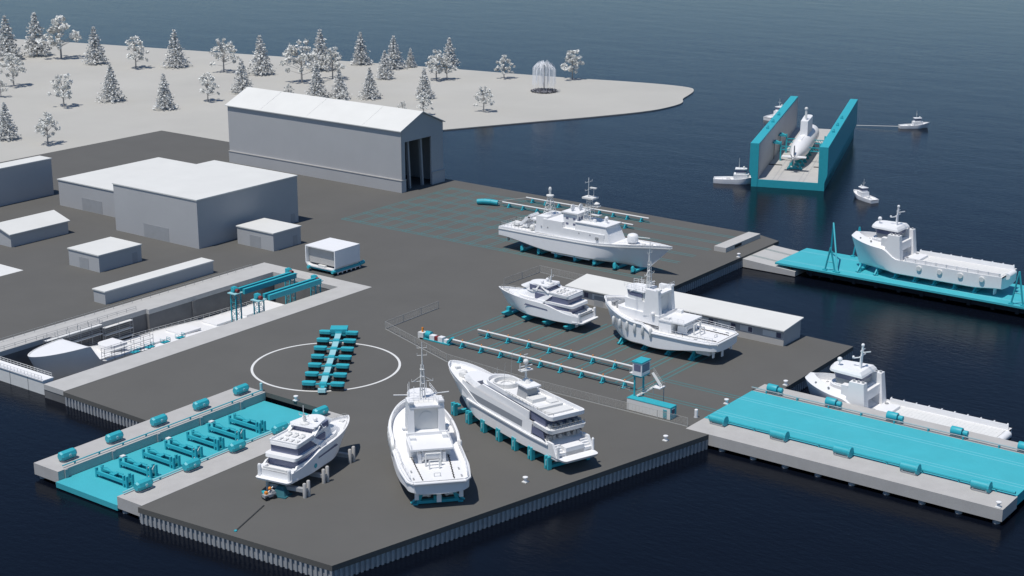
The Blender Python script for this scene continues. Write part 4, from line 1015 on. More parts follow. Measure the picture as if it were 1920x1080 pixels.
# ------------------------------------------------------------------ dry dock: gate, tanker, scaffolds, gantry
t = thing('dock_gate','white dock gate with railed walkway closing the dry dock entrance','dock gate',(-84,-90.4,0))
m = MB(); m.box(-14,13.1,-1.4,1.4,-8,.05); m.build('caisson', OFFWHITE, t)
m = MB(); m.box(-14,13.1,-1.6,1.6,.055,.35); m.build('walkway', WHITE, t)
m = MB(); m.rail([(-14,-1.45,.35),(12.6,-1.45,.35)],1.0,1.3,.05); m.rail([(-14,1.45,.35),(12.6,1.45,.35)],1.0,1.3,.05); m.build('handrail', OFFWHITE, t)
m = MB(); 
for x in (-7,0,7): m.box(x-.08,x+.08,-1.46,-1.4,-5,0)
m.build('seam', GREY, t)
def dock_ship():
    t = thing('tanker_hull','long low white ship hull under repair in the dry dock','ship',(-89.6,5.0,-9.6),-pi/2)
    L, B = 87, 11.6
    zd = lambda u: 2.2+1.0*sstep(.2,.5,u)+1.6*sstep(.6,.78,u)+4.2*sstep(.80,.835,u)+.4*u
    h, d = hull(L, beam_fn(B,.95,.1,.78,2.2,.55), zd, lambda u: 0.4, lambda u: lerp(.1,.45,sstep(.75,1,u)), 4.0, lambda u: .15, n=80)
    h.build('hull', OFFWHITE, t, smooth=38); d.build('deck', WHITE, t)
    for x,w_ in ((8,2.5),(20,3),(33,3.2),(46,3.4)):
        m = MB(); m.box(x,x+7,-w_,w_,zd((x+7)/L)-.2,zd((x+7)/L)+.35); m.build('hatch_cover', WHITE, t)
    m = MB(); m.tier(58.5,64.5,3.0,3.0,2.0,4.8,6.3); m.build('deckhouse', WHITE, t)
    m = MB(); m.rail([(3,-5,2.3),(20,-5,2.6),(50,-5.2,3.6)],1.0,2.2,.05); m.build('handrail', OFFWHITE, t)
    m = MB()
    for i in range(9): m.box(5+9*i,6.2+9*i,-2,2,-.4,.45)
    m.build('keel_support', GREY, t)
dock_ship()
def scaffold(label, x, y0, y1, zs, side):
    t = thing('scaffold', label, 'scaffold', (x,(y0+y1)/2,0)); h = (y1-y0)/2
    m = MB(); n = max(2,int((y1-y0)/3.2))
    for i in range(n+1):
        y = -h+2*h*i/n
        for dx in (-.6,.6): m.tube((dx,y,-9.9),(dx,y,zs[-1]+1.2),.06,4)
        for z in zs: m.tube((-.6,y,z),(.6,y,z),.05,4)
    for z in zs:
        for dx in (-.6,.6): m.tube((dx,-h,z+1.0),(dx,h,z+1.0),.05,4)
    m.build('frame', GREY, t)
    for z in zs:
        m = MB(); m.box(-.62,.62,-h,h,z-.1,z+.02); m.build('plank', OFFWHITE, t)
scaffold('scaffold with white planks behind the ship bow by dock wall',-96.2,-72,-54,(-5.5,-2.6,-.1),1)
scaffold('shorter scaffold behind first one along the far dock wall',-96.0,-53.5,-44,(-5.5,-3.4,-1.3),1)
scaffold('scaffold along near side of ship in the dry dock',-80.9,-66,-50,(-6,-3.9,-1.8),-1)
def stair_box(i, p):
    t = thing('access_stair','teal access stair on the near edge of the dry dock, %s from the gate' % ORD[i],'stair',p,0,'access stairs of the dry dock')
    m = MB(); m.box(-.7,.7,-1.1,1.1,-.2,0); m.build('platform', TEAL, t)
    m = MB(); m.rail([(-.7,-1.1,0),(.7,-1.1,0),(.7,1.1,0),(-.7,1.1,0)],.9,.9,.05); m.build('handrail', TEAL, t)
for i, p in enumerate(((254,657),(281,648),(310,638.5),(338,630))): stair_box(i, at(p[0],p[1]+2,-1.2))
def gantry():
    def tower(name, label, x, y):
        t = thing('lattice_tower', label, 'tower', (x,y,0), 0, 'lattice towers of the dock gantry')
        for a in (-.95,.95):
            for b in (-.95,.95):
                m = MB(); m.box(a-.14,a+.14,b-.14,b+.14,-9.98,2.5); m.build('leg', TEAL, t)
        m = MB()
        for k in range(5):
            z0 = -9.5+2.4*k; z1 = z0+2.4
            for s in (-.95,.95):
                m.tube((-.95,s,z0),(.95,s,z1),.06,4); m.tube((s,-.95,z1),(s,.95,z0),.06,4)
                m.tube((-.95,s,z1),(.95,s,z1),.06,4); m.tube((s,-.95,z1),(s,.95,z1),.06,4)
        m.build('bracing', TEAL, t)
        m = MB(); m.box(-1.6,1.6,-1.6,1.6,2.5,2.75); m.build('platform', TEALPALE, t)
        m = MB(); m.obox((-.6,0,3.5),(1.0,1.4,1.5)); m.tube((-.3,-.8,3.6),(-.3,.8,3.6),.6,8); m.build('winch_housing', TEAL, t)
        m = MB(); m.lathe([(.55,-.45),(.55,.45)],(.8,0,3.3),10,'X'); m.build('motor', RED, t)
    tower('a','teal lattice tower at front left of the dock gantry',-82.2,-18.4)
    tower('b','teal lattice tower at front right of the dock gantry',-72.3,-19.2)
    tower('c','teal lattice tower at back left of the dock gantry',-83.6,4.2)
    tower('d','teal lattice tower at back right of the dock gantry',-72.6,3.4)
    for x, lab in ((-81.0,'left teal girder pair spanning the gantry towers over the dock'),(-71.2,'right teal girder pair spanning the gantry towers over the dock')):
        t = thing('girder', lab, 'girder', (x,-7.2,3.1), 0, 'girders of the dock gantry')
        for dx in (-.95,1.0):
            m = MB(); m.box(dx-.42,dx+.42,-10.2,10.2,-.7,.75); m.build('beam', TEAL, t)
        m = MB()
        for i in range(12): m.box(-.53,.58,-9.5+1.7*i,-9.2+1.7*i,-.3,.2)
        m.build('cross_tie', DARKTEAL, t)
gantry()
m = MB(); m.rail([(-104.2,-92,0),(-104.2,9,0)],1.0,3.2,.05,1); m.rail([(-98.6,-86,0),(-98.6,-40,0)],1.0,3.2,.05,1); tag(m.build('guard_rail', WIRE),'thin grey guard rail along the far side of the dry dock','railing')

# ------------------------------------------------------------------ ship module on its trailer
t = thing('module_trailer','teal multi-wheel trailer under the white ship module','trailer',(-83.6,22.6,0))
m = MB(); m.box(-4.6,5.4,-5.4,5.8,.9,1.38); m.build('deck', TEAL, t)
for x in (-4.4,5.4):
    m = MB(); m.tube((x,-6.4,1.25),(x,-4.4,1.25),.5,10); m.bar((x,-4.6,1.2),(x,5.6,1.2),.8,.8); m.tube((x,5.4,1.3),(x,7.4,1.5),.6,10); m.build('side_beam', TEAL, t)
for i in range(6):
    for x in (-4.2,-1.2,2.0,5.2):
        m = MB(); m.lathe([(.42,-.35),(.42,.35)],(x,-4.4+1.9*i,.43),9,'X'); m.build('wheel', DARK, t)
m = MB()
m.box(5.82,5.94,-4.8,5.2,.75,.95)
for i in range(6): m.box(5.82,5.94,-4.6+1.9*i,-4.2+1.9*i,.3,.75)
m.build('suspension', OFFWHITE, t)
t = thing('ship_module','open-fronted white ship section standing on a teal trailer','ship section',(-83.6,22.4,1.42))
w_, h_ = 6.0, 6.2
out = [(-w_,1.0),(-w_+.7,.2),(-w_+1.6,0),(w_-1.6,0),(w_-.7,.2),(w_,1.0),(w_,h_),(-w_,h_)]
inn = [(-w_+.35,1.15),(-w_+.9,.55),(-w_+1.7,.35),(w_-1.7,.35),(w_-.9,.55),(w_-.35,1.15),(w_-.35,h_-.3),(-w_+.35,h_-.3)]
m = MB(); n = 8
vs = [(x,y,z) for y in (-5.4,5.4) for x,z in out] + [(x,y,z) for y in (-5.4,5.0) for x,z in inn]
fs = [(i,(i+1)%n,n+(i+1)%n,n+i) for i in range(n)] + [(2*n+i,2*n+(i+1)%n,3*n+(i+1)%n,3*n+i) for i in range(n)] + [(i,(i+1)%n,2*n+(i+1)%n,2*n+i) for i in range(n)]
fs += [tuple(range(n,2*n)), tuple(range(3*n,4*n))]
m.add(vs,fs); m.build('shell', WHITE, t)
m = MB(); m.box(-w_+.5,w_-.36,-4.3,-4.1,1.0,5.88); mm = m.build('bulkhead', CONC, t)
m = MB(); m.box(-1.2,1.6,-5.3,-4.4,.36,.9); m.build('girder', OFFWHITE, t)

# ------------------------------------------------------------------ haul pipes on trestles
def haul_pipe(label, x0, x1, y, n, orange=True, xs=None):
    t = thing('haul_pipe', label, 'pipeline', ((x0+x1)/2,y,0), 0, 'haul pipes on teal trestles'); c = (x0+x1)/2
    m = MB(); m.tube((x0-c,0,1.55),(x1-c,0,1.55),.26,8); m.build('pipe', OFFWHITE, t)
    m = MB(); m.tube((x0-c,.1,.55),(x1-c,.1,.55),.12,5); m.build('hose', DARKTEAL, t)
    for i in range(n):
        x = (x0+(x1-x0)*(i+.5)/n if xs is None else xs[i])-c
        m = MB(); m.bar((x,-1.0,.1),(x,-.1,1.4),.3,.25); m.bar((x,1.0,.1),(x,.1,1.4),.3,.25); m.box(x-.45,x+.45,-1.05,1.05,.05,.25); m.obox((x,0,.95),(.8,.5,.6)); tr = m.build('trestle', TEAL, t)
        if orange:
            m = MB(); m.ball((x,0,1.98),.2); m.build('lamp', ORANGE, tr)
haul_pipe('white haul pipe on teal trestles nearest the fence, ending by the control cabin',-10.0,45.2,-11.7,9)
haul_pipe('white haul pipe on teal trestles between the yachts and tug',-9.9,42.5,-1.5,8)
haul_pipe('white haul pipe behind the patrol ship, nearer the hull',-91.5,-37.9,116.0,9,False)
haul_pipe('white haul pipe behind the patrol ship along the quay back edge',-89,-38.5,126.4,9,False)
m = MB(); m.path([(-92.5,115.2,1.2),(-94,116.8,1.4),(-89,126,1.4)],.12,5); tag(m.build('link_hose', WIRE),'thin grey hose linking the two pipes behind the patrol ship','hose')
m = MB(); P = [(-100.2,113.0,1.0),(-98,113.9,1.25),(-95.5,114.8,1.25),(-93.2,115.6,1.0)]
for a_, b_ in zip(P,P[1:]): m.tube(a_,b_,.95,12)
tag(m.build('flexible_duct', TEAL, smooth=50),'thick curved teal duct on the paving beyond the patrol ship','duct')
# pump train at the head of the nearer pipe
t = thing('pump_train','row of white and teal pump units at pipe head behind the fence','pump unit',(-15.8,-11.7,0))
m = MB(); m.box(-4.6,5.2,-.9,.9,.05,.35); m.build('skid', TEAL, t)
m = MB(); m.box(-5.2,-3.4,-.9,.9,.05,1.7); m.build('cabinet', OFFWHITE, t)
m = MB(); m.box(-4.5,-4.1,-.2,.2,1.7,2.9); m.build('beacon', ORANGE, t)
m = MB(); m.lathe([(.9,-.8),(.9,.8)],(-2.4,.3,1.25),12,'X'); m.build('drum', TEAL, t, smooth=40)
m = MB(); m.box(-1.5,.1,-.7,.7,.35,1.5); m.build('motor', WHITE, t)
m = MB(); m.box(.12,1.3,-.6,.6,.35,1.4); m.build('gearbox', RED, t)
m = MB(); m.box(1.32,2.8,-.7,.7,.35,1.6); m.build('motor', WHITE, t)
m = MB(); m.box(3.2,4.2,-.6,.6,.35,1.2); m.build('motor', WHITE, t)
m = MB(); m.bar((4.2,0,.5),(5.6,0,2.0),1.2,.5); m.build('ramp', TEAL, t)

# ------------------------------------------------------------------ control cabin on its container
t = thing('control_container','white and teal shipping container beside the mesh fence','container',(56.1,-22.1,0))
m = MB(); m.box(-5.75,5.75,-1.3,1.3,.05,2.75); m.build('body', OFFWHITE, t)
m = MB(); m.box(-5.8,5.8,-1.35,1.35,2.75,2.9); m.build('roof', TEAL, t)
m = MB(); m.box(5.75,5.82,-1.3,1.3,.05,2.75); ep = m.build('end_panel', TEAL, t)
m = MB(); m.box(5.82,5.86,-.7,.5,1.2,2.3); m.build('window', GLASS, ep)
m = MB(); m.box(5.82,5.86,-.75,.55,2.3,2.42); m.box(5.82,5.86,-.75,.55,1.08,1.2); m.build('sign', OFFWHITE, ep)
m = MB(); m.box(3.9,4.9,-1.36,-1.3,.2,2.2); m.build('door', TEAL, t)
m = MB()
for i in range(5): m.box(3.95,4.85,-1.4,-1.365,.4+.38*i,.46+.38*i)
m.build('louvre', GREY, t)
t = thing('control_cabin','raised control cabin with teal roof, posts and zigzag stair','control cabin',(52.0,-20.6,2.9))
m = MB(); m.box(-1.1,-.75,-1.0,-.7,0,8.6); m.build('post', TEAL, t)
m = MB(); m.box(.5,.85,.2,.5,0,4.9); m.build('post', TEAL, t)
m = MB(); m.loft([(-1.1,-1.3),(1.1,-1.3),(1.1,1.9),(-1.1,1.9)],4.75,[(-1.25,-1.5),(1.35,-1.5),(1.35,2.2),(-1.25,2.2)],5.2); m.build('floor', TEAL, t)
m = MB(); m.box(-1.2,1.25,-1.45,2.1,5.2,8.2); cb_ = m.build('cabin', WHITE, t)
m = MB(); m.box(-.8,1.0,-1.5,-1.46,6.3,7.8); m.box(1.26,1.3,-1.1,1.8,6.0,7.9); m.build('window', SHADEBAND, cb_)
m = MB(); m.loft([(-1.35,-1.6),(1.4,-1.6),(1.4,2.3),(-1.35,2.3)],8.2,[(-1.35,-1.6),(1.4,-1.6),(1.4,2.3),(-1.35,2.3)],8.5); m.build('roof', TEAL, cb_)
m = MB(); m.bar((-.2,-.9,.1),(3.0,1.6,2.4),.9,.14); m.bar((4.4,2.2,2.4),(1.9,2.2,5.3),.9,.14); m.build('stair', OFFWHITE, t)
m = MB(); m.box(2.8,5.0,.6,3.0,2.35,2.5); m.box(-2.6,-1.2,-.6,1.2,5.05,5.2); m.build('landing', WHITE, t)
m = MB(); m.rail([(-.2,-1.4,.1),(3.0,1.1,2.4)],1.0,1.0,.045); m.rail([(4.9,.7,2.5),(4.9,2.9,2.5)],1.0,.9,.045); m.rail([(4.4,2.7,2.4),(1.9,2.7,5.3)],1.0,1.0,.045); m.rail([(-2.5,-.6,5.2),(-2.5,1.2,5.2),(-1.2,1.2,5.2)],.9,.8,.04); m.rail([(-5.6,-.6,0),(-5.6,.8,0),(-3.2,.8,0)],.9,.8,.04); m.build('handrail', WIRE, t)
m = MB(); m.tube((3.1,.8,0),(3.1,.8,2.4),.1,5); m.tube((4.7,2.7,-2.8),(4.7,2.7,2.4),.1,5); m.build('support', GREY, t)

# ------------------------------------------------------------------ mesh fences
def fence(label, pts, h=2.1):
    p0 = pts[0]; t = thing('mesh_fence', label, 'fence', (p0[0],p0[1],0)); pts = [(x-p0[0],y-p0[1],0) for x,y in pts]
    m = MB()
    for a_, b_ in zip(pts,pts[1:]):
        A_, B_ = Vector(a_), Vector(b_); L = (B_-A_).length; n = max(1,int(L/.9))
        for i in range(n+1):
            p = A_.lerp(B_,i/n); m.tube(p,p+Vector((0,0,h)),.016,3,cap=False)
        for k in range(1,7): m.tube(A_+Vector((0,0,h*k/7)),B_+Vector((0,0,h*k/7)),.016,3,cap=False)
    m.build('mesh_panel', WIRE, t, recalc=False)
    m = MB()
    for a_, b_ in zip(pts,pts[1:]):
        A_, B_ = Vector(a_), Vector(b_); m.bar(A_+Vector((0,0,.06)),B_+Vector((0,0,.06)),.12,.12); m.bar(A_+Vector((0,0,h)),B_+Vector((0,0,h)),.06,.06)
    m.build('frame', WIRE, t)
    for a_, b_ in zip(pts,pts[1:]):
        A_, B_ = Vector(a_), Vector(b_); n = max(1,round((B_-A_).length/8))
        for i in range(n+1):
            if i == n and b_ != pts[-1]: continue
            p = A_.lerp(B_,i/n); m = MB(); m.tube(p,p+Vector((0,0,h+.05)),.07,5); m.build('post', WIRE, t)
fence('pale mesh fence running from the pump units past the longest yacht to the container',[(-33.3,10.6),(-32.8,-11.9),(-3.2,-22.6),(20,-24.6),(67,-24.4)])
fence('pale mesh fence behind the upper motor yacht, meeting the workshop',[(-32.5,39.3),(-32.3,56.6),(-10.2,55.6)])

# ------------------------------------------------------------------ slab, ramp and guide frames at the far lift
t = thing('concrete_slab','raised pale concrete slab at the far corner of the quay','slab',(-1.4,120,0))
m = MB(); m.box(-2.2,2.0,-11,11,.0,1.5); m.build('block', KERB, t)
m = MB(); m.box(2.0,2.06,-5.5,-1.2,.3,1.2); m.build('opening', DARK, t)
t = thing('access_ramp','pale concrete ramp leading from quay to the far lift platform','ramp',(12,119,0))
m = MB(); z0, z1 = -.35, -1.7
m.add([(-9.5,-11,z0),(13,-11,z1),(13,9,z1),(-9.5,9,z0),(-9.5,-11,-3.2),(13,-11,-3.2),(13,9,-3.2),(-9.5,9,-3.2)],[(0,1,2,3),(4,5,6,7),(0,1,5,4),(1,2,6,5),(2,3,7,6),(3,0,4,7)]); m.build('deck', KERB, t)
m = MB()
for y in (-6,-5.2,3,3.8): m.bar((-9.4,y,z0+.03),(12.9,y,z1+.03),.12,.06)
m.build('rail', RAIL, t)
def guide_frame(label, legs, apex, extra=()):
    t = thing('guide_frame', label, 'frame', (legs[0][0],legs[0][1],0), 0, 'guide frames of the far lift'); o = Vector((legs[0][0],legs[0][1],0))
    for l in legs:
        m = MB(); m.tube(Vector((*l,.02))-o, Vector(apex)-o, .26, 7); m.build('leg', TEAL, t)
        m = MB(); m.obox(Vector((*l,.2))-o,(1.2,1.0,.36)); m.build('foot', TEAL, t)
    m = MB()
    for p, q in extra: m.tube(Vector(p)-o, Vector(q)-o, .16, 6)
    if extra: m.build('brace', TEAL, t)
guide_frame('tall teal guide frame straddling the empty end of far lift platform',[(38.2,109.2),(26.5,128.6)],(31.6,118.6,12.2))
guide_frame('small teal guide frame at the near edge of far lift platform',[(34.0,109.4),(37.2,109.6)],(35.4,109.5,7.2),[((34.6,109.4,2.8),(36.6,109.6,2.8))])
guide_frame('teal guide frame beside the stern of the lifted supply vessel',[(90.6,109.2),(94.0,109.2)],(92.2,109.2,9.6),[((91.2,109.2,3.4),(93.3,109.2,3.4))])
guide_frame('teal guide frame beyond the bow of lifted supply vessel',[(34.0,128.5),(37.2,128.5)],(35.6,128.5,9.6))

# ------------------------------------------------------------------ floating dock
A0 = Vector(at(1405,349,WZ)); B0 = Vector(at(1548,358.5,WZ)); Ux = (B0-A0); WID = Ux.length
ang = atan2(Ux.y,Ux.x)
FD = thing('floating_dock','teal U-shaped floating dock carrying a submarine','floating dock',(A0.x,A0.y,0),ang)
LD, ZT, ZD, TH = 108.0, 13.0, -.6, 3.0
m = MB(); m.box(.6,WID-.6,0,LD,-5,ZD); m.build('pontoon', TEAL, FD)
for x0, x1, s in ((-.3,TH,1),(WID-TH,WID+.3,-1)):
    if s > 0: prof = [(.6,-5),(.6,-.2),(-.3,2.5),(-.2,ZT),(TH,ZT),(TH,ZD+.02),(TH-.4,-5)]
    else: prof = [(WID-.6,-5),(WID-.6,-.2),(WID+.3,2.5),(WID+.2,ZT),(WID-TH,ZT),(WID-TH,ZD+.02),(WID-TH+.4,-5)]
    n = len(prof); m = MB(); vs = [(x,y,z) for y in (-.15,LD+.15) for x,z in prof]
    m.add(vs,[(i,(i+1)%n,n+(i+1)%n,n+i) for i in range(n)]+[tuple(range(n)),tuple(range(n,2*n))]); wl = m.build('side_wall', TEAL, FD)
    m = MB(); xx = TH if s > 0 else WID-TH; m.box(min(xx,xx+s*.08),max(xx,xx+s*.08),.4,LD-.4,ZD+.03,ZT-.6); m.build('lining', WALL, wl)
    for y in (30,44,60):
        m = MB(); xm = TH/2 if s > 0 else WID-TH/2; m.obox((xm,y,ZT+.35),(1.0,1.3,.7)); m.lathe([(.35,ZT),(.35,ZT+.9)],(xm,y+1.6,0),8); m.build('capstan', TEAL, wl)
m = MB(); m.box(TH+.1,WID-TH-.1,.3,LD-.3,ZD+.01,ZD+.06); dk = m.build('deck', KERB, FD)
m = MB()
for q in (.30,.36,.64,.70): m.box(WID*q-.1,WID*q+.1,.5,LD-1,ZD+.065,ZD+.075)
m.build('rail', GREY, dk)
m = MB(); m.box(TH+.1,WID*.29,27,27.6,ZD+.066,ZD+.3); m.box(WID*.72,WID-TH-.1,27,27.6,ZD+.066,ZD+.3); m.build('joint', DARK, dk)
FM = Matrix.Translation(FD.location) @ Matrix.Rotation(ang,4,'Z')
def fdw(x,y,z=0): return FM @ Vector((x,y,z))
p = fdw(WID*.49,14,ZD+2.0); submarine(p, ang+pi/2)
sc = cradle_proto('block',3.0); q = fdw(WID*.49,14)
cradle_row(sc, (q.x,q.y), ang+pi/2, [7,14,21,28,35,42,49], 'the submarine', 'stern', ZD+.08)
def dock_arm(label, y, s):
    t = thing('docking_arm', label, 'docking arm', fdw(WID*.49,y,ZD+.08), ang, 'docking arms of the floating dock')
    X = s*7.6
    m = MB(); m.bar((X,0,0),(X,0,7.6),.55,.55); m.build('post', TEAL, t)
    m = MB()
    for z in (4.4,5.8): m.bar((X,0,z),(s*2.9,0,z),.3,.3)
    for i in range(4): m.bar((X-s*(i*1.0),0,4.4),(X-s*(i*1.0+1.0),0,5.8),.16,.16)
    m.build('boom', TEAL, t)
    m = MB(); m.bar((X,0,6.8),(s*10.4,1.8,7.4),.8,.8); m.bar((X,0,6.8),(s*10.4,-1.8,7.4),.8,.8); m.bar((s*10.2,-1.8,7.2),(s*10.2,1.8,7.2),.5,.5); m.build('stay', TEAL, t)
    m = MB(); m.tube((s*10.4,1.8,0),(s*10.4,1.8,7.4),.1,5); m.build('guide_wire', DARK, t)
dock_arm('teal docking arm left of the submarine, nearer its stern',36,-1)
dock_arm('teal docking arm left of the submarine, nearer its sail',52,-1)
dock_arm('teal docking arm right of the submarine, nearer its stern',36,1)
dock_arm('teal docking arm right of the submarine, nearer its sail',52,1)
p = at(1338,341,WZ); small_tug('small white tug pushing at the left near corner of floating dock',(p[0],p[1],WZ),radians(26),17)
p = at(1438,226,WZ); small_tug('small white tug mostly hidden behind the floating dock left wall',(p[0],p[1],WZ),radians(80),16)
p = at(1686,240,WZ); tg = small_tug('small white tug towing at a distance right of the floating dock',(p[0],p[1],WZ),radians(40),13.5)
p = at(1640,381,WZ); small_tug('small white tug seen end-on between floating dock and lifted vessel',(p[0],p[1],WZ),radians(150),13)
a_ = at(1606,235,WZ+.6); b_ = at(1688,237,WZ+1.2); m = MB(); m.tube(a_,b_,.13,5); tag(m.build('tow_rope', OFFWHITE),'thin pale tow rope between floating dock and distant tug','rope')

# ------------------------------------------------------------------ bollards
b0 = thing('mooring_bollard','white bollard','bollard')
m = MB(); m.box(-.55,.55,-.55,.55,.0,.18); m.build('base', OFFWHITE, b0)
m = MB(); m.lathe([(.35,.18),(.3,.8),(.55,.95),(.55,1.15),(.3,1.25)],(0,0,0),10); m.build('head', WHITE, b0, smooth=40)
BL = [((1248,826),'small white mooring bollard right of the longest yacht on the quay edge'),((985,904),'small white mooring bollard in front of the longest yacht stern'),((555,751),'small white mooring bollard just behind the left lift platform'),
      ((1362,757),'small white mooring bollard beside the bare teal platform end'),((1473,722),'small white mooring bollard by the floating supply vessel bow'),((1872,951),'small white mooring bollard on the outer end of near right pier'),((1385,482),'small white mooring bollard at inner basin quay corner')]
for i, (px, lab) in enumerate(BL):
    o = b0 if i == 0 else copy_tree(b0); z = .05 if px[0] == 1872 else 0
    o.location = at(*px,z); o['label'] = lab; o['group'] = 'white mooring bollards on the quay'
p = at(1305,783); t = thing('marker_post','white cylindrical marker post near the container end','post',p)
m = MB(); m.lathe([(.4,0),(.4,1.9),(.3,2.0)],(0,0,0),12); m.build('post', WHITE, t, smooth=40)
m = MB(); m.lathe([(.55,0),(.55,.15)],(0,0,0),12); m.build('base', GREY, t)
p = at(490,733); t = thing('marker_post','pale marker post at the inner corner of left lift pier','post',p)
m = MB(); m.lathe([(.35,0),(.35,1.9),(.25,2.0)],(0,0,0),10); m.build('post', TEALPALE, t, smooth=40)
m = MB(); m.lathe([(.5,0),(.5,.15)],(0,0,0),12); m.build('base', GREY, t)

# ------------------------------------------------------------------ trees on the peninsula
def leaf(m, c, s, rnd):
    u = Vector((rnd.uniform(-1,1),rnd.uniform(-1,1),rnd.uniform(-.6,.6))).normalized(); v = u.orthogonal().normalized()
    a_ = rnd.uniform(0,2*pi); w1 = (v*cos(a_)+u.cross(v)*sin(a_)); c = Vector(c)
    m.add([c-u*s-w1*s*.55,c+u*s-w1*s*.55,c+u*s*.8+w1*s*.55,c-u*s*.8+w1*s*.55],[(0,1,2,3)])
def conifer(seed, H=16.0):
    rnd = random.Random(seed); t = thing('conifer_tree','conifer','tree'); m = MB(); tr = MB(); tr.tube((0,0,0),(0,0,H*.96),.28,6,.04)
    lv = 15
    for k in range(lv):
        f = k/(lv-1); z = H*(.13+.85*f); R = H*.37*(1-f)**.85*rnd.uniform(.85,1.12)+.25
        nb = max(4,int(11*(1-f)+4))
        for b in range(nb):
            a_ = 2*pi*b/nb+rnd.uniform(-.3,.3)+k; r_ = R*rnd.uniform(.75,1.1)
            if f < .8: tr.tube((0,0,z),(r_*cos(a_),r_*sin(a_),z-r_*.25),.05,3,.02,cap=False)
            for q in range(9):
                g = rnd.uniform(.25,1); leaf(m,(r_*g*cos(a_)+rnd.uniform(-.3,.3),r_*g*sin(a_)+rnd.uniform(-.3,.3),z-r_*g*.25+rnd.uniform(-.25,.3)),rnd.uniform(.28,.55),rnd)
    m.build('crown', LEAF2, t, recalc=False); tr.build('trunk', BARK, t)
    return t
def broadleaf(seed, H=13.0, gap=.5):
    rnd = random.Random(seed); t = thing('broadleaf_tree','broadleaf','tree'); m = MB(); tr = MB(); tr.tube((0,0,0),(0,0,H*.45),.3,7,.2); tr.tube((0,0,H*.45),(.3,.1,H*.8),.2,6,.05)
    for k in range(30):
        a_ = rnd.uniform(0,2*pi); f = rnd.uniform(0,1); z = H*(.24+.72*f); R = H*.46*(1-abs(f-.28)**1.2*1.05)*rnd.uniform(.35,1.0)
        c = Vector((R*cos(a_),R*sin(a_),z)); s0 = Vector((0,0,H*(.16+.45*f)))
        tr.tube(s0,c,.08,4,.03,cap=False); cr = rnd.uniform(.7,1.35)
        for q in range(34):
            d = Vector((rnd.gauss(0,1),rnd.gauss(0,1),rnd.gauss(0,.8))).normalized()*cr*rnd.uniform(.4,1.0)
            leaf(m,c+d,rnd.uniform(.25,.5),rnd)
    m.build('crown', LEAF, t, recalc=False); tr.build('trunk', BARK, t)
    return t
CON = [conifer(i) for i in (1,2,3)]; BRO = [broadleaf(i) for i in (11,12,13)]
used = set()
def tree(kind, i, px, top, label, z=-3.0):
    src = (CON if kind == 'c' else BRO)[i]; H = 16.0 if kind == 'c' else 13.0
    p = at(px[0],px[1],z); dep = (p[0]-CAMXY[0])*FW[0]+(p[1]-CAMXY[1])*FW[1]+(z-CAM_H)*FW[2]
    h = (px[1]-top)*dep/F_PX/.98; s = h/H
    first = src.name not in used; used.add(src.name)
    o = src if first else copy_tree(src)
    o.location = p; o.rotation_euler = (0,0,random.uniform(0,6.28)); o.scale = (s*1.04,s*1.04,s); o['label'] = label; o['group'] = 'pale trees on the peninsula'
tree('c',0,(602,132),57,'tallest pale conifer rising behind a broadleaf clump left of the point')
tree('b',0,(566,155),76,'broad pale tree at the left of the densest clump')
tree('b',1,(624,148),90,'broad pale tree at the right of the densest clump')
tree('c',1,(595,185),122,'slim conifer with bare trunk in front of the densest clump')
tree('c',2,(637,186),129,'grey conifer just above the hangar roof, beside bare-trunk conifer')
tree('b',2,(645,197),170,'low bushy tree half hidden by the hangar roof')
tree('c',0,(677,121),62,'wide conifer on the far shore left of the slim pair')
tree('c',1,(739,129),69,'tall conifer of the pair on the far shore')
tree('c',2,(722,148),96,'shorter conifer of the pair on far shore')
tree('c',0,(770,126),91,'smallest conifer standing alone on the far shore')
tree('c',1,(694,185),128,'lone conifer on open ground above the hangar roof')
tree('c',2,(843,126),72,'tall conifer behind the bush group at far shore')
tree('b',0,(818,150),95,'left broad tree of the group below the tall conifer')
tree('b',1,(838,149),106,'right broad tree of the group below the tall conifer')
tree('c',0,(796,185),129,'conifer behind a broadleaf tree near the hangar gable peak')
tree('b',2,(794,216),174,'broadleaf tree directly behind the hangar gable peak')
tree('b',1,(755,211),190,'low shrubby tree behind hangar roof, left of the gable')
tree('b',2,(945,147),104,'lone broadleaf tree on far shore left of weeping tree')
tree('b',0,(907,209),163,'lone broadleaf tree nearest the water on the peninsula')
tree('b',1,(1073,149),94,'lone broadleaf tree on far shore right of weeping tree')
tree('b',2,(541,180),157,'small tree behind the hangar roof left of the bare-trunk conifer')
tree('c',1,(15,112),32,'tall conifer at the upper left edge of the scene')
tree('b',0,(26,162),100,'broadleaf tree below the tall conifer at left edge')
tree('c',0,(13,262),193,'conifer with bare trunk above the round tank')
tree('b',1,(2,182),150,'small broadleaf tree cut by the left edge')
HID = [('c',2,(70,105),26,'conifer second from the left on the far shore'),('b',1,(115,110),30,'broadleaf tree third from the left on far shore'),('c',0,(180,120),52,'conifer between the left pair and densest clump, far shore'),
       ('b',2,(255,128),70,'broadleaf tree midway along the far shore'),('c',1,(330,126),58,'conifer on far shore right of midway'),('b',0,(420,135),74,'broadleaf tree on far shore beyond the hangar end'),('c',2,(490,140),68,'conifer left of the densest clump'),
       ('b',1,(120,200),140,'broadleaf tree on open ground left of the hangar end'),('c',1,(210,190),122,'conifer on open ground left of the hangar end'),('c',0,(310,205),140,'conifer standing behind the hangar far end'),('b',2,(390,190),138,'broadleaf tree behind the long hangar roof'),('c',2,(455,175),112,'conifer behind the long hangar roof'),('b',0,(90,270),212,'broadleaf tree near the yard back edge')]
for h in HID: tree(*h)
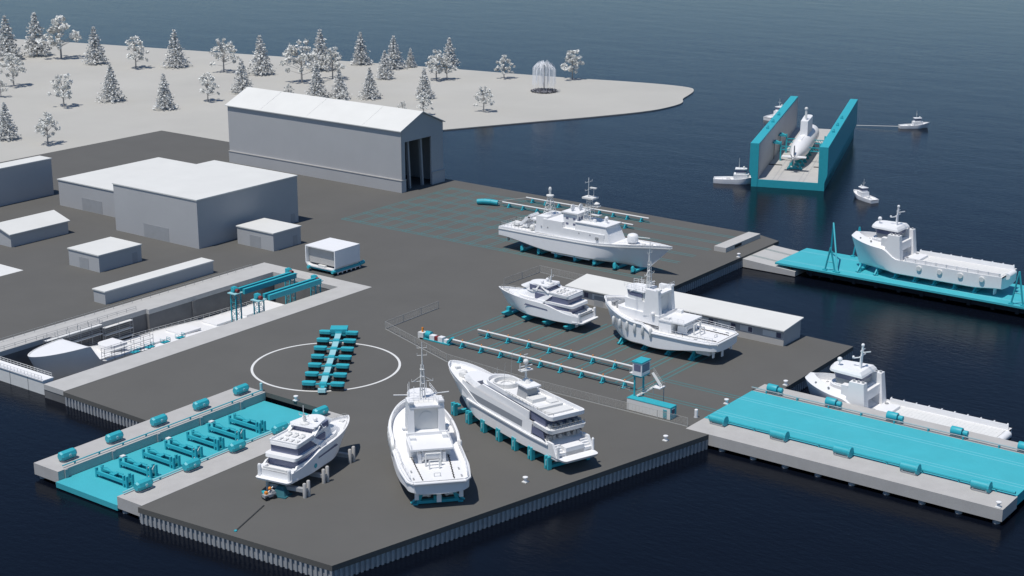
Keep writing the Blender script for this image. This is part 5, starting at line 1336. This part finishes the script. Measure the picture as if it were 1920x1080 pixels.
# weeping tree
p = at(1020,172,-3.0); t = thing('weeping_tree','pale weeping tree with hanging fronds above a dark scrub ring','tree',p); rnd = random.Random(5)
m = MB(); m.tube((0,0,0),(0,0,13.5),.3,6,.15); m.build('trunk', BARK, t)
m = MB()
for k in range(120):
    a_ = rnd.uniform(0,2*pi); R = 6.2*sqrt(rnd.uniform(.05,1)); zt = 15.5-(R/6.2)**2*2.2+rnd.uniform(-.6,.6); zb = rnd.uniform(1.8,5.5)
    q = [(R*.25*cos(a_),R*.25*sin(a_),zt-1.0),(R*.7*cos(a_),R*.7*sin(a_),zt),(R*cos(a_),R*sin(a_),zt-1.6),(R*1.04*cos(a_),R*1.04*sin(a_),zb)]
    m.path(q,.06,3)
m.build('crown', STRAND, t, recalc=False)
m = MB()
for k in range(900):
    a_ = rnd.uniform(0,2*pi); R = 6.4*sqrt(rnd.uniform(0.02,1)); leaf(m,(R*cos(a_),R*sin(a_),rnd.uniform(.1,.9)),rnd.uniform(.3,.6),rnd)
m.build('scrub', GRASS, t, recalc=False)
cr = None

# ------------------------------------------------------------------ light
SUN_EL, SUN_AZ = radians(70), radians(-100)          # towards the sun: -Y, slightly -X
world = bpy.data.worlds.new('World'); scene.world = world; world.use_nodes = True
nt = world.node_tree; bg = nt.nodes['Background']; sky = nt.nodes.new('ShaderNodeTexSky'); sky.sky_type = 'NISHITA'; sky.sun_disc = False
sky.sun_elevation = SUN_EL; sky.sun_rotation = (pi/2-SUN_AZ) % (2*pi)
sky.air_density = 1.0; sky.dust_density = .05; sky.ozone_density = 2.0
tint = nt.nodes.new('ShaderNodeMix'); tint.data_type = 'RGBA'; tint.blend_type = 'MULTIPLY'; tint.inputs['Factor'].default_value = 1
tint.inputs[7].default_value = (.78,.93,1.09,1); nt.links.new(sky.outputs['Color'], tint.inputs[6]); nt.links.new(tint.outputs[2], bg.inputs['Color']); bg.inputs['Strength'].default_value = .08
sl = bpy.data.lights.new('sun','SUN'); sl.energy = 3.8; sl.angle = radians(.5); sl.color = (1,.955,.89)
so = bpy.data.objects.new('sun', sl); COL.objects.link(so)
d = Vector((cos(SUN_EL)*cos(SUN_AZ), cos(SUN_EL)*sin(SUN_AZ), sin(SUN_EL)))
so.rotation_euler = d.to_track_quat('Z','Y').to_euler()
vs_ = scene.view_settings; vs_.view_transform = 'Standard'; vs_.look = 'None'; vs_.gamma = 1.0; vs_.use_curve_mapping = False; vs_.exposure = 0.0
scene.cycles.max_bounces = 6; scene.cycles.use_adaptive_sampling = True
